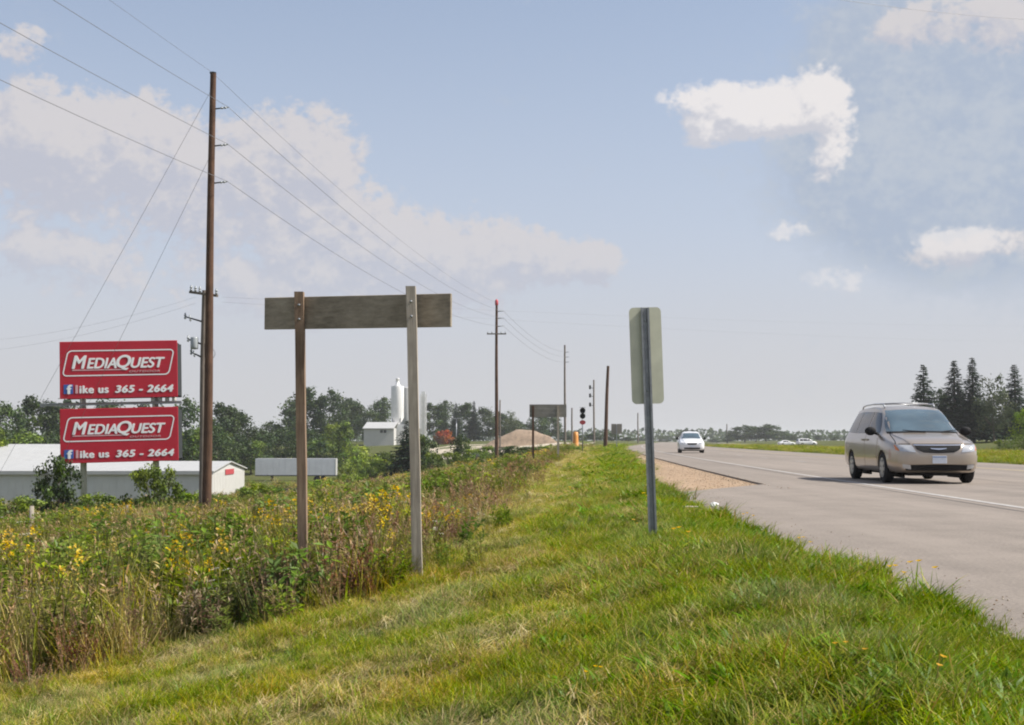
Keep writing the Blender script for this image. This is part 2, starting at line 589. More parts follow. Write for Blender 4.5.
# ------------------------------------------------------------------ mesh building
class MB:
    def __init__(s):
        s.v = []
        s.f = []
        s.c = []       # per-face colour (optional)

    def add(s, verts, faces, col=None):
        o = len(s.v)
        s.v.extend([tuple(p) for p in verts])
        s.f.extend([tuple(i + o for i in f) for f in faces])
        if col is not None:
            s.c.extend([col] * len(faces))

    def box(s, x0, x1, y0, y1, z0, z1, mat=None, col=None):
        p = [(x0, y0, z0), (x1, y0, z0), (x1, y1, z0), (x0, y1, z0), (x0, y0, z1), (x1, y0, z1), (x1, y1, z1), (x0, y1, z1)]
        if mat is not None:
            p = [mat @ Vector(q) for q in p]
        s.add(p, [(0, 3, 2, 1), (4, 5, 6, 7), (0, 1, 5, 4), (1, 2, 6, 5), (2, 3, 7, 6), (3, 0, 4, 7)], col)

    def tube(s, pts, radii, n=8, cap=True, col=None):
        pts = [Vector(p) for p in pts]
        if isinstance(radii, (int, float)):
            radii = [radii] * len(pts)
        verts = []
        for i, p in enumerate(pts):
            a = pts[max(i - 1, 0)]
            b = pts[min(i + 1, len(pts) - 1)]
            d = (b - a).normalized()
            ref = Vector((0, 0, 1)) if abs(d.z) < 0.9 else Vector((0, 1, 0))
            u = d.cross(ref).normalized()
            w = d.cross(u).normalized()
            for k in range(n):
                t = 2 * math.pi * k / n
                verts.append(p + (u * math.cos(t) + w * math.sin(t)) * radii[i])
        faces = []
        for i in range(len(pts) - 1):
            for k in range(n):
                k2 = (k + 1) % n
                faces.append((i * n + k, i * n + k2, (i + 1) * n + k2, (i + 1) * n + k))
        if cap:
            faces.append(tuple(range(n))[::-1])
            faces.append(tuple(range((len(pts) - 1) * n, len(pts) * n)))
        s.add(verts, faces, col)

    def lathe(s, prof, n=20, mat=None, axis='Z', col=None):
        """prof: list of (r, h)."""
        verts = []
        for r, h in prof:
            for k in range(n):
                t = 2 * math.pi * k / n
                p = Vector((r * math.cos(t), r * math.sin(t), h))
                if axis == 'Y':
                    p = Vector((p.x, p.z, p.y))
                if mat is not None:
                    p = mat @ p
                verts.append(p)
        faces = []
        for i in range(len(prof) - 1):
            for k in range(n):
                k2 = (k + 1) % n
                faces.append((i * n + k, i * n + k2, (i + 1) * n + k2, (i + 1) * n + k))
        faces.append(tuple(range(n))[::-1])
        faces.append(tuple(range((len(prof) - 1) * n, len(prof) * n)))
        s.add(verts, faces, col)

    def prism(s, outline, d, mat=None):
        """outline: list of Vector3 (planar); d: extrusion vector."""
        o = [Vector(p) for p in outline]
        n = len(o)
        d = Vector(d)
        v = o + [p + d for p in o]
        if mat is not None:
            v = [mat @ p for p in v]
        f = [tuple(range(n))[::-1], tuple(range(n, 2 * n))]
        for i in range(n):
            j = (i + 1) % n
            f.append((i, j, n + j, n + i))
        s.add(v, f)

    def mesh(s, name, mat, smooth=False):
        me = bpy.data.meshes.new(name)
        me.from_pydata(s.v, [], s.f)
        if s.c:
            cols = np.array(s.c, dtype=np.float32)
            a = me.color_attributes.new('col', 'FLOAT_COLOR', 'CORNER')
            tot = np.array([len(f) for f in s.f])
            arr = np.repeat(np.c_[cols, np.ones(len(cols))], tot, axis=0).astype(np.float32)
            a.data.foreach_set('color', arr.ravel())
        if mat is not None:
            me.materials.append(mat)
        if smooth:
            me.polygons.foreach_set('use_smooth', [True] * len(me.polygons))
        me.update()
        return me

    def build(s, name, mat, parent=None, smooth=False, fix=True):
        me = s.mesh(name, mat, smooth)
        if fix:
            bm = bmesh.new()
            bm.from_mesh(me)
            bmesh.ops.recalc_face_normals(bm, faces=bm.faces)
            bm.to_mesh(me)
            bm.free()
        return link(name, me, parent)


def link(name, me, parent=None, loc=None):
    o = bpy.data.objects.new(name, me)
    C.objects.link(o)
    if parent is not None:
        o.parent = parent
    if loc is not None:
        o.location = loc
    return o


def bevel(o, w=0.01, seg=2):
    me = o.data
    bm = bmesh.new()
    bm.from_mesh(me)
    bmesh.ops.bevel(bm, geom=bm.edges[:], offset=w, segments=seg, affect='EDGES', profile=0.5)
    bm.to_mesh(me)
    bm.free()
    return o


def smooth_by_angle(o, deg=35):
    me = o.data
    me.polygons.foreach_set('use_smooth', [True] * len(me.polygons))
    bm = bmesh.new()
    bm.from_mesh(me)
    for e in bm.edges:
        if len(e.link_faces) == 2 and e.calc_face_angle(0) > R(deg):
            e.smooth = False
    bm.to_mesh(me)
    bm.free()
    return o


def tag(o, label=None, cat=None, group=None, kind=None):
    if label:
        o['label'] = label
    if cat:
        o['category'] = cat
    if group:
        o['group'] = group
    if kind:
        o['kind'] = kind
    return o


def empty(name, loc, label, cat, group=None, rz=0.0):
    o = bpy.data.objects.new(name, None)
    o.empty_display_size = 0.2
    C.objects.link(o)
    o.location = loc
    o.rotation_euler = (0, 0, rz)
    return tag(o, label, cat, group)


def copy_tree(o, parent=None):
    c = o.copy()
    C.objects.link(c)
    if parent is not None:
        c.parent = parent
    for ch in o.children:
        copy_tree(ch, c)
    return c


# ------------------------------------------------------------------ ground, road, gravel
def grid_sheet(name, us, ys, zfun, mat, kind='structure', parent=None):
    us = np.asarray(us, float)
    ys = np.asarray(ys, float)
    U, Y = np.meshgrid(us, ys)
    X = line_x(Y) + U
    Z = zfun(U, Y)
    V = np.stack([X, Y, Z], -1).reshape(-1, 3)
    nu = len(us)
    faces = []
    for j in range(len(ys) - 1):
        for i in range(nu - 1):
            a = j * nu + i
            faces.append((a, a + 1, a + nu + 1, a + nu))
    me = bpy.data.meshes.new(name)
    me.from_pydata(V.tolist(), [], faces)
    me.materials.append(mat)
    me.polygons.foreach_set('use_smooth', [True] * len(me.polygons))
    o = link(name, me, parent)
    if kind:
        o['kind'] = kind
    return o


us = sorted(set([-1500, -1100, -700, -400, -250, -180, -140] + list(np.arange(-120, -40, 5.0)) + list(np.arange(-40, -14, 1.5))
                + list(np.arange(-14, -4, 0.3)) + [-4.06, -2, 0, 4, 8, 11] + list(np.arange(11.4, 16, 0.5)) + list(np.arange(16, 48, 2.0))
                + list(np.arange(48, 140, 6.0)) + [160, 200, 300, 500, 900, 1500]))
ys = list(np.arange(-60, -2, 6.0)) + list(np.arange(-2, 22, 0.35)) + list(np.arange(22, 60, 1.0)) + list(np.arange(60, 180, 3.0)) + \
    list(np.arange(180, 560, 9.0)) + [600, 700, 850, 1100, 1500, 2300]
grid_sheet('ground', us, ys, lambda U, Y: ground_uy(U, Y), M['ground'])

road_ys = list(np.arange(-60, 60, 2.0)) + list(np.arange(60, 330, 5.0)) + [360, 400, 450, 520, 600, 750, 950]


def slab(name, u0, u1, ys, z, thick, mat):
    """Paved slab with a real edge."""
    mb = MB()
    rows = []
    f0 = u0 if callable(u0) else (lambda y: u0)
    f1 = u1 if callable(u1) else (lambda y: u1)
    for y in ys:
        lx = float(line_x(y))
        a, b = lx + f0(y), lx + f1(y)
        rows.append([(a, y, z - thick), (a, y, z), ((a + b) / 2, y, z + 0.0), (b, y, z), (b, y, z - thick)])
    v = [p for r in rows for p in r]
    f = []
    for j in range(len(rows) - 1):
        for i in range(4):
            q = j * 5 + i
            f.append((q, q + 1, q + 6, q + 5))
    mb.add(v, f)
    o = mb.build(name, mat)
    o['kind'] = 'structure'
    return o


def verge(y):
    return -0.48 * min(1, max(0, (y - 6) / 9))


def pave_edge(y):
    if y < 23:
        return -4.06 + verge(y)
    if y < 28:
        return -4.54 + (y - 23) / 5 * 2.44
    return -2.1


wide_ys = sorted(set(road_ys + list(np.arange(20, 32, 0.5))))
road = slab('road', pave_edge, 10.9, wide_ys, 0.0, 0.10, M['asphalt'])
far_road = slab('road', 27.0, 37.5, road_ys, -0.36, 0.10, M['asphalt'])
gr = slab('gravel_shoulder', lambda y: float(np.interp(y, [30, 50, 95], [-4.45, -3.75, -2.75])) - 0.2 * math.sin(y * .7) * min(1, max(0, (y - 24) / 6)), lambda y: -1.95,
          [y for y in wide_ys if y >= 21], -0.04, 0.06, M['gravel'])


def stripe(name, u0, w, segs, mat, parent, z=0.005):
    mb = MB()
    for y0, y1 in segs:
        n = max(1, int((y1 - y0) / 4))
        yy = np.linspace(y0, y1, n + 1)
        v = []
        for y in yy:
            lx = float(line_x(y)) + u0
            v += [(lx - w / 2, y, z), (lx + w / 2, y, z)]
        f = [(2 * i, 2 * i + 1, 2 * i + 3, 2 * i + 2) for i in range(n)]
        mb.add(v, f)
    o = mb.build(name, mat, parent)
    o['kind'] = 'structure'
    return o


stripe('edge_line', 0.0, 0.14, [(-60, 320)], M['white_paint'], road)
M['tar'] = simple('tar_seam', (.09, .085, .08), .8, var=.3, scale=20)
stripe('tar_seam', -0.32, 0.03, [(-20, 46), (49, 120)], M['tar'], road, .004)
stripe('tar_seam', 3.45, 0.025, [(-20, 140)], M['tar'], road, .004)
stripe('lane_line', 3.75, 0.12, [(y, y + 3) for y in np.arange(-40, 300, 12.2)], M['white_paint'], road)
stripe('median_line', 7.5, 0.14, [(-60, 320)], M['yellow_paint'], road)

# pale graded yard by the dirt pile, and the farm track in the hollow
def patch(name, pts, mat, lift=0.03):
    """A sheet draped on the ground: pts = outline in X,Y; filled as a fan of strips."""
    n = len(pts) // 2
    a = pts[:n]
    b = pts[n:][::-1]
    mb = MB()
    v = []
    K = 6
    for (ax, ay), (bx, by) in zip(a, b):
        for k in range(K + 1):
            x = ax + (bx - ax) * k / K
            y = ay + (by - ay) * k / K
            v.append((x, y, gz(x, y) + lift))
    f = [(i * (K + 1) + k, i * (K + 1) + k + 1, (i + 1) * (K + 1) + k + 1, (i + 1) * (K + 1) + k) for i in range(n - 1) for k in range(K)]
    mb.add(v, f)
    o = mb.build(name, mat, smooth=True)
    o['kind'] = 'structure'
    return o


# ------------------------------------------------------------------ plants for scattering
src = bpy.data.collections.new('plant_kinds')


def src_obj(name, mb, mat, coll):
    me = mb.mesh(name, mat)
    o = bpy.data.objects.new(name, me)
    coll.objects.link(o)
    return o


def jitter(c, a=0.2):
    k = 1 + random.uniform(-a, a)
    return tuple(max(0.0, x * k * (1 + random.uniform(-a * .35, a * .35))) for x in c)


def blade(mb, x, y, h, w, lean, az, col, tip=None, curve=1.0):
    ca, sa = math.cos(az), math.sin(az)
    px, py = -sa, ca
    if random.random() < 0.5:
        t = random.uniform(0, 6.28)
        px, py = math.cos(t), math.sin(t)
    pts = []
    for t, ww in ((0, 1.0), (0.45, 0.85), (0.8, 0.55), (1.0, 0.0)):
        d = lean * (t ** (1 + curve))
        z = h * (t - 0.25 * lean / max(h, .01) * t * t * 0.6)
        pts.append((x + ca * d, y + sa * d, max(z, 0.004 + 0.01 * t), w * ww))
    v = []
    for (a, b, z, ww) in pts[:-1]:
        v += [(a - px * ww / 2, b - py * ww / 2, z), (a + px * ww / 2, b + py * ww / 2, z)]
    v.append(pts[-1][:3])
    mb.add(v, [(0, 1, 3, 2), (2, 3, 5, 4)], col)
    mb.add(v[4:], [(0, 1, 2)], tip or col)


GREENS = [(.105, .195, .007), (.150, .240, .009), (.20, .265, .011), (.25, .275, .016)]
STRAW = [(.36, .32, .085), (.42, .37, .12), (.30, .27, .05)]
turf = bpy.data.collections.new('turf_kinds')
for k in range(6):
    mb = MB()
    rad = 0.13
    for i in range(66):
        a, r_ = random.uniform(0, 6.28), rad * math.sqrt(random.random())
        h = random.uniform(.05, .14)
        dry = random.random() < (0.06 if k < 4 else 0.36)
        c = jitter(random.choice(STRAW if dry else (GREENS[:3] if k < 3 else GREENS)), .25)
        az = random.gauss(0.2, 1.3)
        blade(mb, r_ * math.cos(a), r_ * math.sin(a), h, random.uniform(.0035, .0068), h * random.uniform(.35, 1.5), az, c,
              jitter(random.choice(STRAW), .2) if random.random() < .10 else None)
    src_obj('turf_%d' % k, mb, M['plant'], turf)
for k in range(2):   # 6,7: laid pale clippings
    mb = MB()
    for i in range(64):
        a, r_ = random.uniform(0, 6.28), 0.16 * math.sqrt(random.random())
        h = random.uniform(.03, .08)
        c = jitter(random.choice([(.46, .40, .15), (.52, .45, .20)] + STRAW), .2)
        blade(mb, r_ * math.cos(a), r_ * math.sin(a), h, random.uniform(.005, .008), random.uniform(.08, .2), random.gauss(0.5, .9), c)
    src_obj('turf_%d' % (6 + k), mb, M['plant'], turf)
for k in range(2):   # 8,9: broad low leaves (clover, dandelion, plantain), one with yellow heads
    mb = MB()
    for i in range(26):
        a, r_ = random.uniform(0, 6.28), 0.12 * math.sqrt(random.random())
        h = random.uniform(.03, .10)
        blade(mb, r_ * math.cos(a), r_ * math.sin(a), h, random.uniform(.016, .03), random.uniform(.05, .12), random.uniform(0, 6.28),
              jitter((.085, .19, .010), .25))
    if k == 1:
        for i in range(3):
            a, r_ = random.uniform(0, 6.28), random.uniform(0, .12)
            x, y, z = r_ * math.cos(a), r_ * math.sin(a), random.uniform(.10, .17)
            blade(mb, x, y, z, .004, 0.0, 0, (.12, .18, .04))
            for q in range(6):
                t = q * 1.05
                mb.add([(x, y, z), (x + .013 * math.cos(t), y + .013 * math.sin(t), z + .006), (x + .013 * math.cos(t + 1), y + .013 * math.sin(t + 1), z + .005)],
                       [(0, 1, 2)], (.75, .50, .02))
    src_obj('turf_%d' % (8 + k), mb, M['plant'], turf)


def leaf(mb, p, d, l, w, col):
    """One pointed leaf: two triangles folded along the midrib."""
    d = Vector(d).normalized()
    s = d.cross(Vector((0, 0, 1)))
    s = s.normalized() if s.length > .01 else Vector((1, 0, 0))
    p = Vector(p)
    mid = p + d * l * .45
    up = Vector((0, 0, w * .25))
    mb.add([p, mid + s * w / 2 + up, p + d * l, mid - s * w / 2 + up], [(0, 1, 2, 3)], col)


def rnd_dir(up=0.2):
    a = random.uniform(0, 6.28)
    z = random.uniform(-.5, .9) * .6 + up
    r_ = math.sqrt(max(0.05, 1 - z * z))
    return Vector((r_ * math.cos(a), r_ * math.sin(a), z))


weed = bpy.data.collections.new('weed_kinds')
# 0-1 tall mixed grass with tan heads
for k in range(2):
    mb = MB()
    for i in range(34):
        a, r_ = random.uniform(0, 6.28), .2 * math.sqrt(random.random())
        x, y = r_ * math.cos(a), r_ * math.sin(a)
        h = random.uniform(.35, .8)
        c = jitter(random.choice(GREENS[2:] + STRAW), .25)
        az = random.gauss(.3, 1.4)
        blade(mb, x, y, h, random.uniform(.007, .012), h * random.uniform(.1, .6), az, c, jitter(STRAW[0], .2) if random.random() < .4 else None)
    for i in range(4):
        a, r_ = random.uniform(0, 6.28), .18 * math.sqrt(random.random())
        x, y, h = r_ * math.cos(a), r_ * math.sin(a), random.uniform(.6, .95)
        blade(mb, x, y, h, .006, h * .12, a, jitter((.36, .32, .13), .2))
        for q in range(5):
            z = h - .14 + q * .022
            leaf(mb, (x + math.cos(a) * h * .1, y + math.sin(a) * h * .1, z), rnd_dir(.5), .06, .018, jitter((.36, .29, .13), .25))
    src_obj('weed_0%d' % k, mb, M['plant'], weed)
# 2-3 goldenrod
for k in range(2):
    mb = MB()
    for i in range(7):
        a, r_ = random.uniform(0, 6.28), .2 * math.sqrt(random.random())
        x, y, h = r_ * math.cos(a), r_ * math.sin(a), random.uniform(.5, .95)
        lx, ly = random.gauss(0, .06), random.gauss(0, .06)
        mb.tube([(x, y, 0), (x + lx, y + ly, h)], [.006, .004], 4, False, (.16, .17, .05))
        for q in range(16):
            t = random.uniform(.12, .88)
            leaf(mb, (x + lx * t, y + ly * t, h * t), rnd_dir(.25), random.uniform(.07, .13), .02, jitter((.215, .255, .026), .3))
        if k == 0 and i < 5:
            for q in range(20):
                t = random.random()
                o = rnd_dir(.2) * (.075 * (1 - t) + .015)
                leaf(mb, (x + lx + o.x, y + ly + o.y, h - .05 + t * .15), rnd_dir(.5), .040, .024, jitter((.56, .44, .03), .3))
    src_obj('weed_0%d' % (2 + k), mb, M['plant'], weed)
# 4-5 leafy dark green weeds
for k in range(2):
    mb = MB()
    for i in range(6):
        a, r_ = random.uniform(0, 6.28), .2 * math.sqrt(random.random())
        x, y, h = r_ * math.cos(a), r_ * math.sin(a), random.uniform(.4, .85)
        lx, ly = random.gauss(0, .08), random.gauss(0, .08)
        mb.tube([(x, y, 0), (x + lx, y + ly, h)], [.007, .004], 4, False, (.10, .12, .04))
        for q in range(26):
            t = random.uniform(.1, 1.0)
            leaf(mb, (x + lx * t, y + ly * t, h * t), rnd_dir(.15), random.uniform(.08, .16), random.uniform(.03, .06),
                 jitter((.10, .18, .020) if k == 0 else (.16, .22, .026), .3))
    src_obj('weed_0%d' % (4 + k), mb, M['plant'], weed)
# 6-7 brown dock and dead stems
for k in range(2):
    mb = MB()
    bc = (.20, .125, .06) if k == 0 else (.32, .245, .13)
    for i in range(9):
        a, r_ = random.uniform(0, 6.28), .2 * math.sqrt(random.random())
        x, y, h = r_ * math.cos(a), r_ * math.sin(a), random.uniform(.5, .95)
        lx, ly = random.gauss(0, .12), random.gauss(0, .12)
        mb.tube([(x, y, 0), (x + lx, y + ly, h)], [.005, .003], 4, False, jitter(bc, .2))
        for q in range(20):
            t = random.uniform(.35, 1.0)
            leaf(mb, (x + lx * t, y + ly * t, h * t), rnd_dir(.5), random.uniform(.04, .09), .02, jitter(bc, .35))
    for i in range(16):
        a, r_ = random.uniform(0, 6.28), .2 * math.sqrt(random.random())
        h = random.uniform(.25, .5)
        blade(mb, r_ * math.cos(a), r_ * math.sin(a), h, .009, h * .6, a, jitter((.28, .26, .09), .3))
    src_obj('weed_0%d' % (6 + k), mb, M['plant'], weed)
# 8 pale flower heads on thin green stems (wild carrot)
mb = MB()
for i in range(7):
    a, r_ = random.uniform(0, 6.28), .22 * math.sqrt(random.random())
    x, y, h = r_ * math.cos(a), r_ * math.sin(a), random.uniform(.5, .9)
    mb.tube([(x, y, 0), (x, y, h)], [.004, .003], 4, False, (.12, .17, .05))
    for q in range(12):
        leaf(mb, (x, y, h * random.uniform(.1, .8)), rnd_dir(.2), random.uniform(.06, .12), .025, jitter((.15, .22, .045), .3))
    if i < 4:
        for q in range(14):
            t, rr = random.uniform(0, 6.28), .035 * math.sqrt(random.random())
            leaf(mb, (x + rr * math.cos(t), y + rr * math.sin(t), h + .01), (math.cos(t), math.sin(t), .2), .02, .016, jitter((.58, .57, .48), .1))
src_obj('weed_08', mb, M['plant'], weed)


def scatter(name, P, rotz, scl, idx, coll, tilt=0.12):
    """One object whose geometry nodes set a plant on every point."""
    n = len(P)
    me = bpy.data.meshes.new(name)
    me.vertices.add(n)
    me.vertices.foreach_set('co', np.asarray(P, np.float32).ravel())
    a = me.attributes.new('rot', 'FLOAT_VECTOR', 'POINT')
    rot = np.c_[rng.normal(0, tilt, n), rng.normal(0, tilt, n), rotz].astype(np.float32)
    a.data.foreach_set('vector', rot.ravel())
    a = me.attributes.new('scl', 'FLOAT_VECTOR', 'POINT')
    a.data.foreach_set('vector', np.asarray(scl, np.float32).ravel())
    a = me.attributes.new('idx', 'INT', 'POINT')
    a.data.foreach_set('value', np.asarray(idx, np.int32))
    o = link(name, me)
    ng = bpy.data.node_groups.new(name + '_nodes', 'GeometryNodeTree')
    ng.interface.new_socket('Geometry', in_out='INPUT', socket_type='NodeSocketGeometry')
    ng.interface.new_socket('Geometry', in_out='OUTPUT', socket_type='NodeSocketGeometry')
    N = ng.nodes.new
    gi = N('NodeGroupInput')
    go = N('NodeGroupOutput')
    iop = N('GeometryNodeInstanceOnPoints')
    ci = N('GeometryNodeCollectionInfo')
    ci.inputs['Collection'].default_value = coll
    ci.inputs['Separate Children'].default_value = True
    ci.inputs['Reset Children'].default_value = True
    iop.inputs['Pick Instance'].default_value = True

    def attr(nm, typ):
        t = N('GeometryNodeInputNamedAttribute')
        t.data_type = typ
        t.inputs['Name'].default_value = nm
        return t.outputs['Attribute']
    e = N('FunctionNodeEulerToRotation')
    L = ng.links.new
    L(gi.outputs[0], iop.inputs['Points'])
    L(ci.outputs[0], iop.inputs['Instance'])
    L(attr('idx', 'INT'), iop.inputs['Instance Index'])
    L(attr('rot', 'FLOAT_VECTOR'), e.inputs[0])
    L(e.outputs[0], iop.inputs['Rotation'])
    L(attr('scl', 'FLOAT_VECTOR'), iop.inputs['Scale'])
    L(iop.outputs[0], go.inputs[0])
    md = o.modifiers.new('plants', 'NODES')
    md.node_group = ng
    o['kind'] = 'stuff'
    return o


def band(y0, y1, dens, margin=2.0, uclip=None):
    """Random points of the land between two distances, a little wider than the view."""
    half = lambda y: y * 512 / FPX + margin
    n = int(dens * (half(y0) + half(y1)) * (y1 - y0))
    Y = rng.uniform(y0, y1, n)
    X = rng.uniform(-1, 1, n) * half(y1)
    k = np.abs(X) < half(Y)
    X, Y = X[k], Y[k]
    u = X - line_x(Y)
    return X, Y, u


# short grass of the bank and the road edge
PX, PY, PS, PI = [], [], [], []
for (y0, y1, dens, s) in ((2.6, 5.5, 190, .72), (5.5, 9, 165, .76), (9, 14, 110, .9), (14, 24, 52, 1.25), (24, 42, 20, 2.0), (42, 80, 6.5, 3.2), (80, 160, 1.6, 5.0), (160, 300, .4, 8)):
    X, Y, u = band(y0, y1, dens)
    wob = (fbm(X * 1.3, Y * 1.3, 21) - .5)
    lim_r = np.where(Y < 23, -4.08 - .48 * np.clip((Y - 6) / 9, 0, 1) + wob * .55, np.interp(Y, [30, 50, 95], [-4.55, -3.85, -2.85]) + wob * .5)
    k = (u > mown_edge(Y) - .35 + wob * 1.2) & (u < lim_r)
    X, Y, u = X[k], Y[k], u[k]
    bend = np.clip((14 - Y) / 3, 0, 1)
    across = u * 1.5 * (1 - bend) + bend * (X * .83 - Y * .56) * 1.5
    streak = fbm(across, (Y + .3 * X) * 0.09, 31, 3)
    patchn = fbm(X * .8, Y * .8, 41, 3)
    wcur = np.interp(Y, [5, 7, 8, 8.8, 12.9, 20, 40], [-10.4, -8.7, -8.06, -7.66, -6.8, -6.45, -6.4]) + .12 * np.sin(Y * .9)
    row = np.zeros(len(X))
    for off_, wd_ in ((0, .13), (-.62, .10), (.55, .12), (1.15, .10)):
        row = np.maximum(row, np.exp(-((u - wcur - off_) / wd_) ** 2) * np.clip((fbm(Y * .35 + off_ * 9, off_ * 5 + u * 0, 91) - .34) * 6, 0, 1))
    r_ = rng.random(len(X))
    near_road = np.clip((u + 6.6) / 2.0, 0, 1)
    idx = np.where(rng.random(len(X)) < near_road, rng.integers(0, 3, len(X)), rng.integers(2, 6, len(X)))
    pale = np.clip((streak - .47) * 6, 0, .92) * (1 - near_road * .85)
    pale = np.maximum(pale, row * .95)
    pale = np.maximum(pale, .62 * (Y > 20) * np.clip((-u - 5.3) / .9, 0, 1))
    idx = np.where(r_ < pale, np.where(rng.random(len(X)) < np.where(row > .3, 1.0, .62), rng.integers(6, 8, len(X)), rng.integers(4, 6, len(X))), idx)
    lush = rng.random(len(X)) < near_road * .38 * (patchn > .42)
    idx = np.where(lush, 8, idx)
    idx = np.where((rng.random(len(X)) < .004 * near_road + .0003), 9, idx)
    sc_ = s * rng.uniform(.7, 1.25, len(X)) * (1 - .3 * row) * (1 + .45 * near_road * (patchn - .3)) * (.55 + 1.0 * patchn)
    PX.append(X)
    PY.append(Y)
    PS.append(np.c_[sc_, sc_, sc_ / s * min(s, .95)])
    PI.append(idx)
X, Y, S_, I_ = map(np.concatenate, (PX, PY, PS, PI))
Z = ground_uy(X - line_x(Y), Y) - .01
o = scatter('mown_grass', np.c_[X, Y, Z], rng.normal(0.1, .9, len(X)), S_, I_, turf)
tag(o, 'short wind-tousled grass on the bank beside the road', 'grass')

# grass on the median side of the road
PX, PY, PS, PI = [], [], [], []
for (y0, y1, dens, s) in ((36, 70, 6, 2.6), (70, 130, 2.2, 4.2), (130, 240, .6, 6.5)):
    X, Y, u = band(y0, y1, dens)
    k = (u > 11.3 + (fbm(X, Y, 8) - .5)) & (u < 26)
    PX.append(X[k])
    PY.append(Y[k])
    q_ = rng.uniform(.7, 1.2, k.sum())
    PS.append(np.c_[s * q_, s * q_, 1.6 * q_])
    PI.append(rng.choice([1, 2, 3, 4, 5], k.sum()))
X, Y, S_, I_ = map(np.concatenate, (PX, PY, PS, PI))
o = scatter('median_grass', np.c_[X, Y, ground_uy(X - line_x(Y), Y) - .02], rng.uniform(0, 6.28, len(X)), S_, I_, turf)
tag(o, 'strip of grass along the far side of the road', 'grass')

# weeds of the slope and hollow
PX, PY, PS, PI = [], [], [], []
for (y0, y1, dens, s) in ((7.5, 14, 15, .85), (14, 24, 10, 1.0), (24, 45, 5.5, 1.25), (45, 85, 2.2, 1.75), (85, 150, .75, 2.5), (150, 240, .2, 3.4)):
    X, Y, u = band(y0, y1, dens, 4.0)
    wob = (fbm(X * 1.1, Y * 1.1, 55) - .5)
    edge = mown_edge(Y) + wob * 1.3
    k = (u < edge + .7 * (rng.random(len(X)) < .25)) & (u > -120)
    X, Y, u, edge = X[k], Y[k], u[k], edge[k]
    a = fbm(X * .16, Y * .10, 61, 3)
    b = fbm(X * .35, Y * .22, 71, 3)
    r_ = rng.random(len(X))
    deep = np.maximum(edge - u, 0)
    idx = np.full(len(X), 0)
    idx = np.where(r_ < .38, rng.integers(0, 2, len(X)), 3)
    gold = np.clip((a - .60) * 4, .015, .20)
    idx = np.where((r_ > .40) & (r_ < .40 + .6 * gold), 2, idx)
    idx = np.where((b > .545) & (r_ > .36), rng.integers(4, 6, len(X)), idx)
    brown = (b < .40) & (r_ > .58)
    brown |= (deep < 1.6) & (Y < 12.2) & (r_ > .45)
    brown |= (deep < 1.8) & (Y > 15) & (r_ > .66) & (Y < 120)
    idx = np.where(brown, rng.integers(6, 8, len(X)), idx)
    idx = np.where((rng.random(len(X)) < .012), 8, idx)
    sc_ = s * rng.uniform(.65, 1.2, len(X)) * np.clip(.42 + deep * .36, .42, 1.0) * (.75 + .5 * b)
    PX.append(X)
    PY.append(Y)
    PS.append(np.c_[sc_ * 1.25, sc_ * 1.25, sc_ / s * .86])
    PI.append(idx)
# thicker growth round the foot of the wooden sign
m_ = 46
PX.append(rng.uniform(-2.75, -1.2, m_))
PY.append(12.15 + rng.uniform(-.35, .75, m_) + .25 * (PX[-1] + 2))
q_ = rng.uniform(.55, .85, m_)
PS.append(np.c_[q_ * 1.2, q_ * 1.2, q_ * .95])
PI.append(rng.choice([4, 5, 5, 6, 6, 7, 3, 0], m_))
X, Y, S_, I_ = map(np.concatenate, (PX, PY, PS, PI))
o = scatter('tall_weeds', np.c_[X, Y, ground_uy(X - line_x(Y), Y) - .02], rng.uniform(0, 6.28, len(X)), S_, I_, weed, .24)
tag(o, 'tall tangled weeds and goldenrod covering the slope below the bank', 'weeds')


# loose stones spilling over the shoulder and the pavement edge
stone = bpy.data.collections.new('stone_kinds')
for k in range(4):
    bm = bmesh.new()
    bmesh.ops.create_icosphere(bm, subdivisions=1, radius=.5)
    for v in bm.verts:
        v.co *= random.uniform(.7, 1.2)
        v.co.z *= .6
    me = bpy.data.meshes.new('stone_%d' % k)
    bm.to_mesh(me)
    bm.free()
    me.materials.append([M['gravel'], M['gravel'], M['pale_gravel'], M['dirt']][k])
    stone.objects.link(bpy.data.objects.new('stone_%d' % k, me))
n = 3800
Y = 25.5 + 70 * rng.random(n) ** 1.5
uo = np.where(rng.random(n) < .5, rng.uniform(-4.5, -2.2, n), np.where(rng.random(n) < .5, rng.normal(-4.4, .25, n), rng.normal(-2.3, .15, n)))
X = line_x(Y) + uo
zst = np.where(uo > -2.15, .006, -.036) + np.where(Y < 25.5, .04, 0)
k = rng.random(n) < np.where(uo > -2.1, .35, 1.0)
S_ = rng.uniform(.012, .034, n)
m2_ = 1800
Y2 = rng.uniform(3.5, 26, m2_)
u2 = -4.06 + np.array([verge(y) for y in Y2]) + np.abs(rng.normal(0, .35, m2_)) - .05
X = np.r_[X[k], line_x(Y2) + u2]
Y = np.r_[Y[k], Y2]
Z = np.r_[zst[k], np.full(m2_, .004)]
S_ = np.r_[S_[k], rng.uniform(.005, .016, m2_)]
o = scatter('loose_gravel', np.c_[X, Y, Z], rng.uniform(0, 6.28, len(X)), np.c_[S_, S_, S_], rng.integers(0, 4, len(X)), stone, .3)
tag(o, 'loose tan stones scattered on the road shoulder', 'gravel')


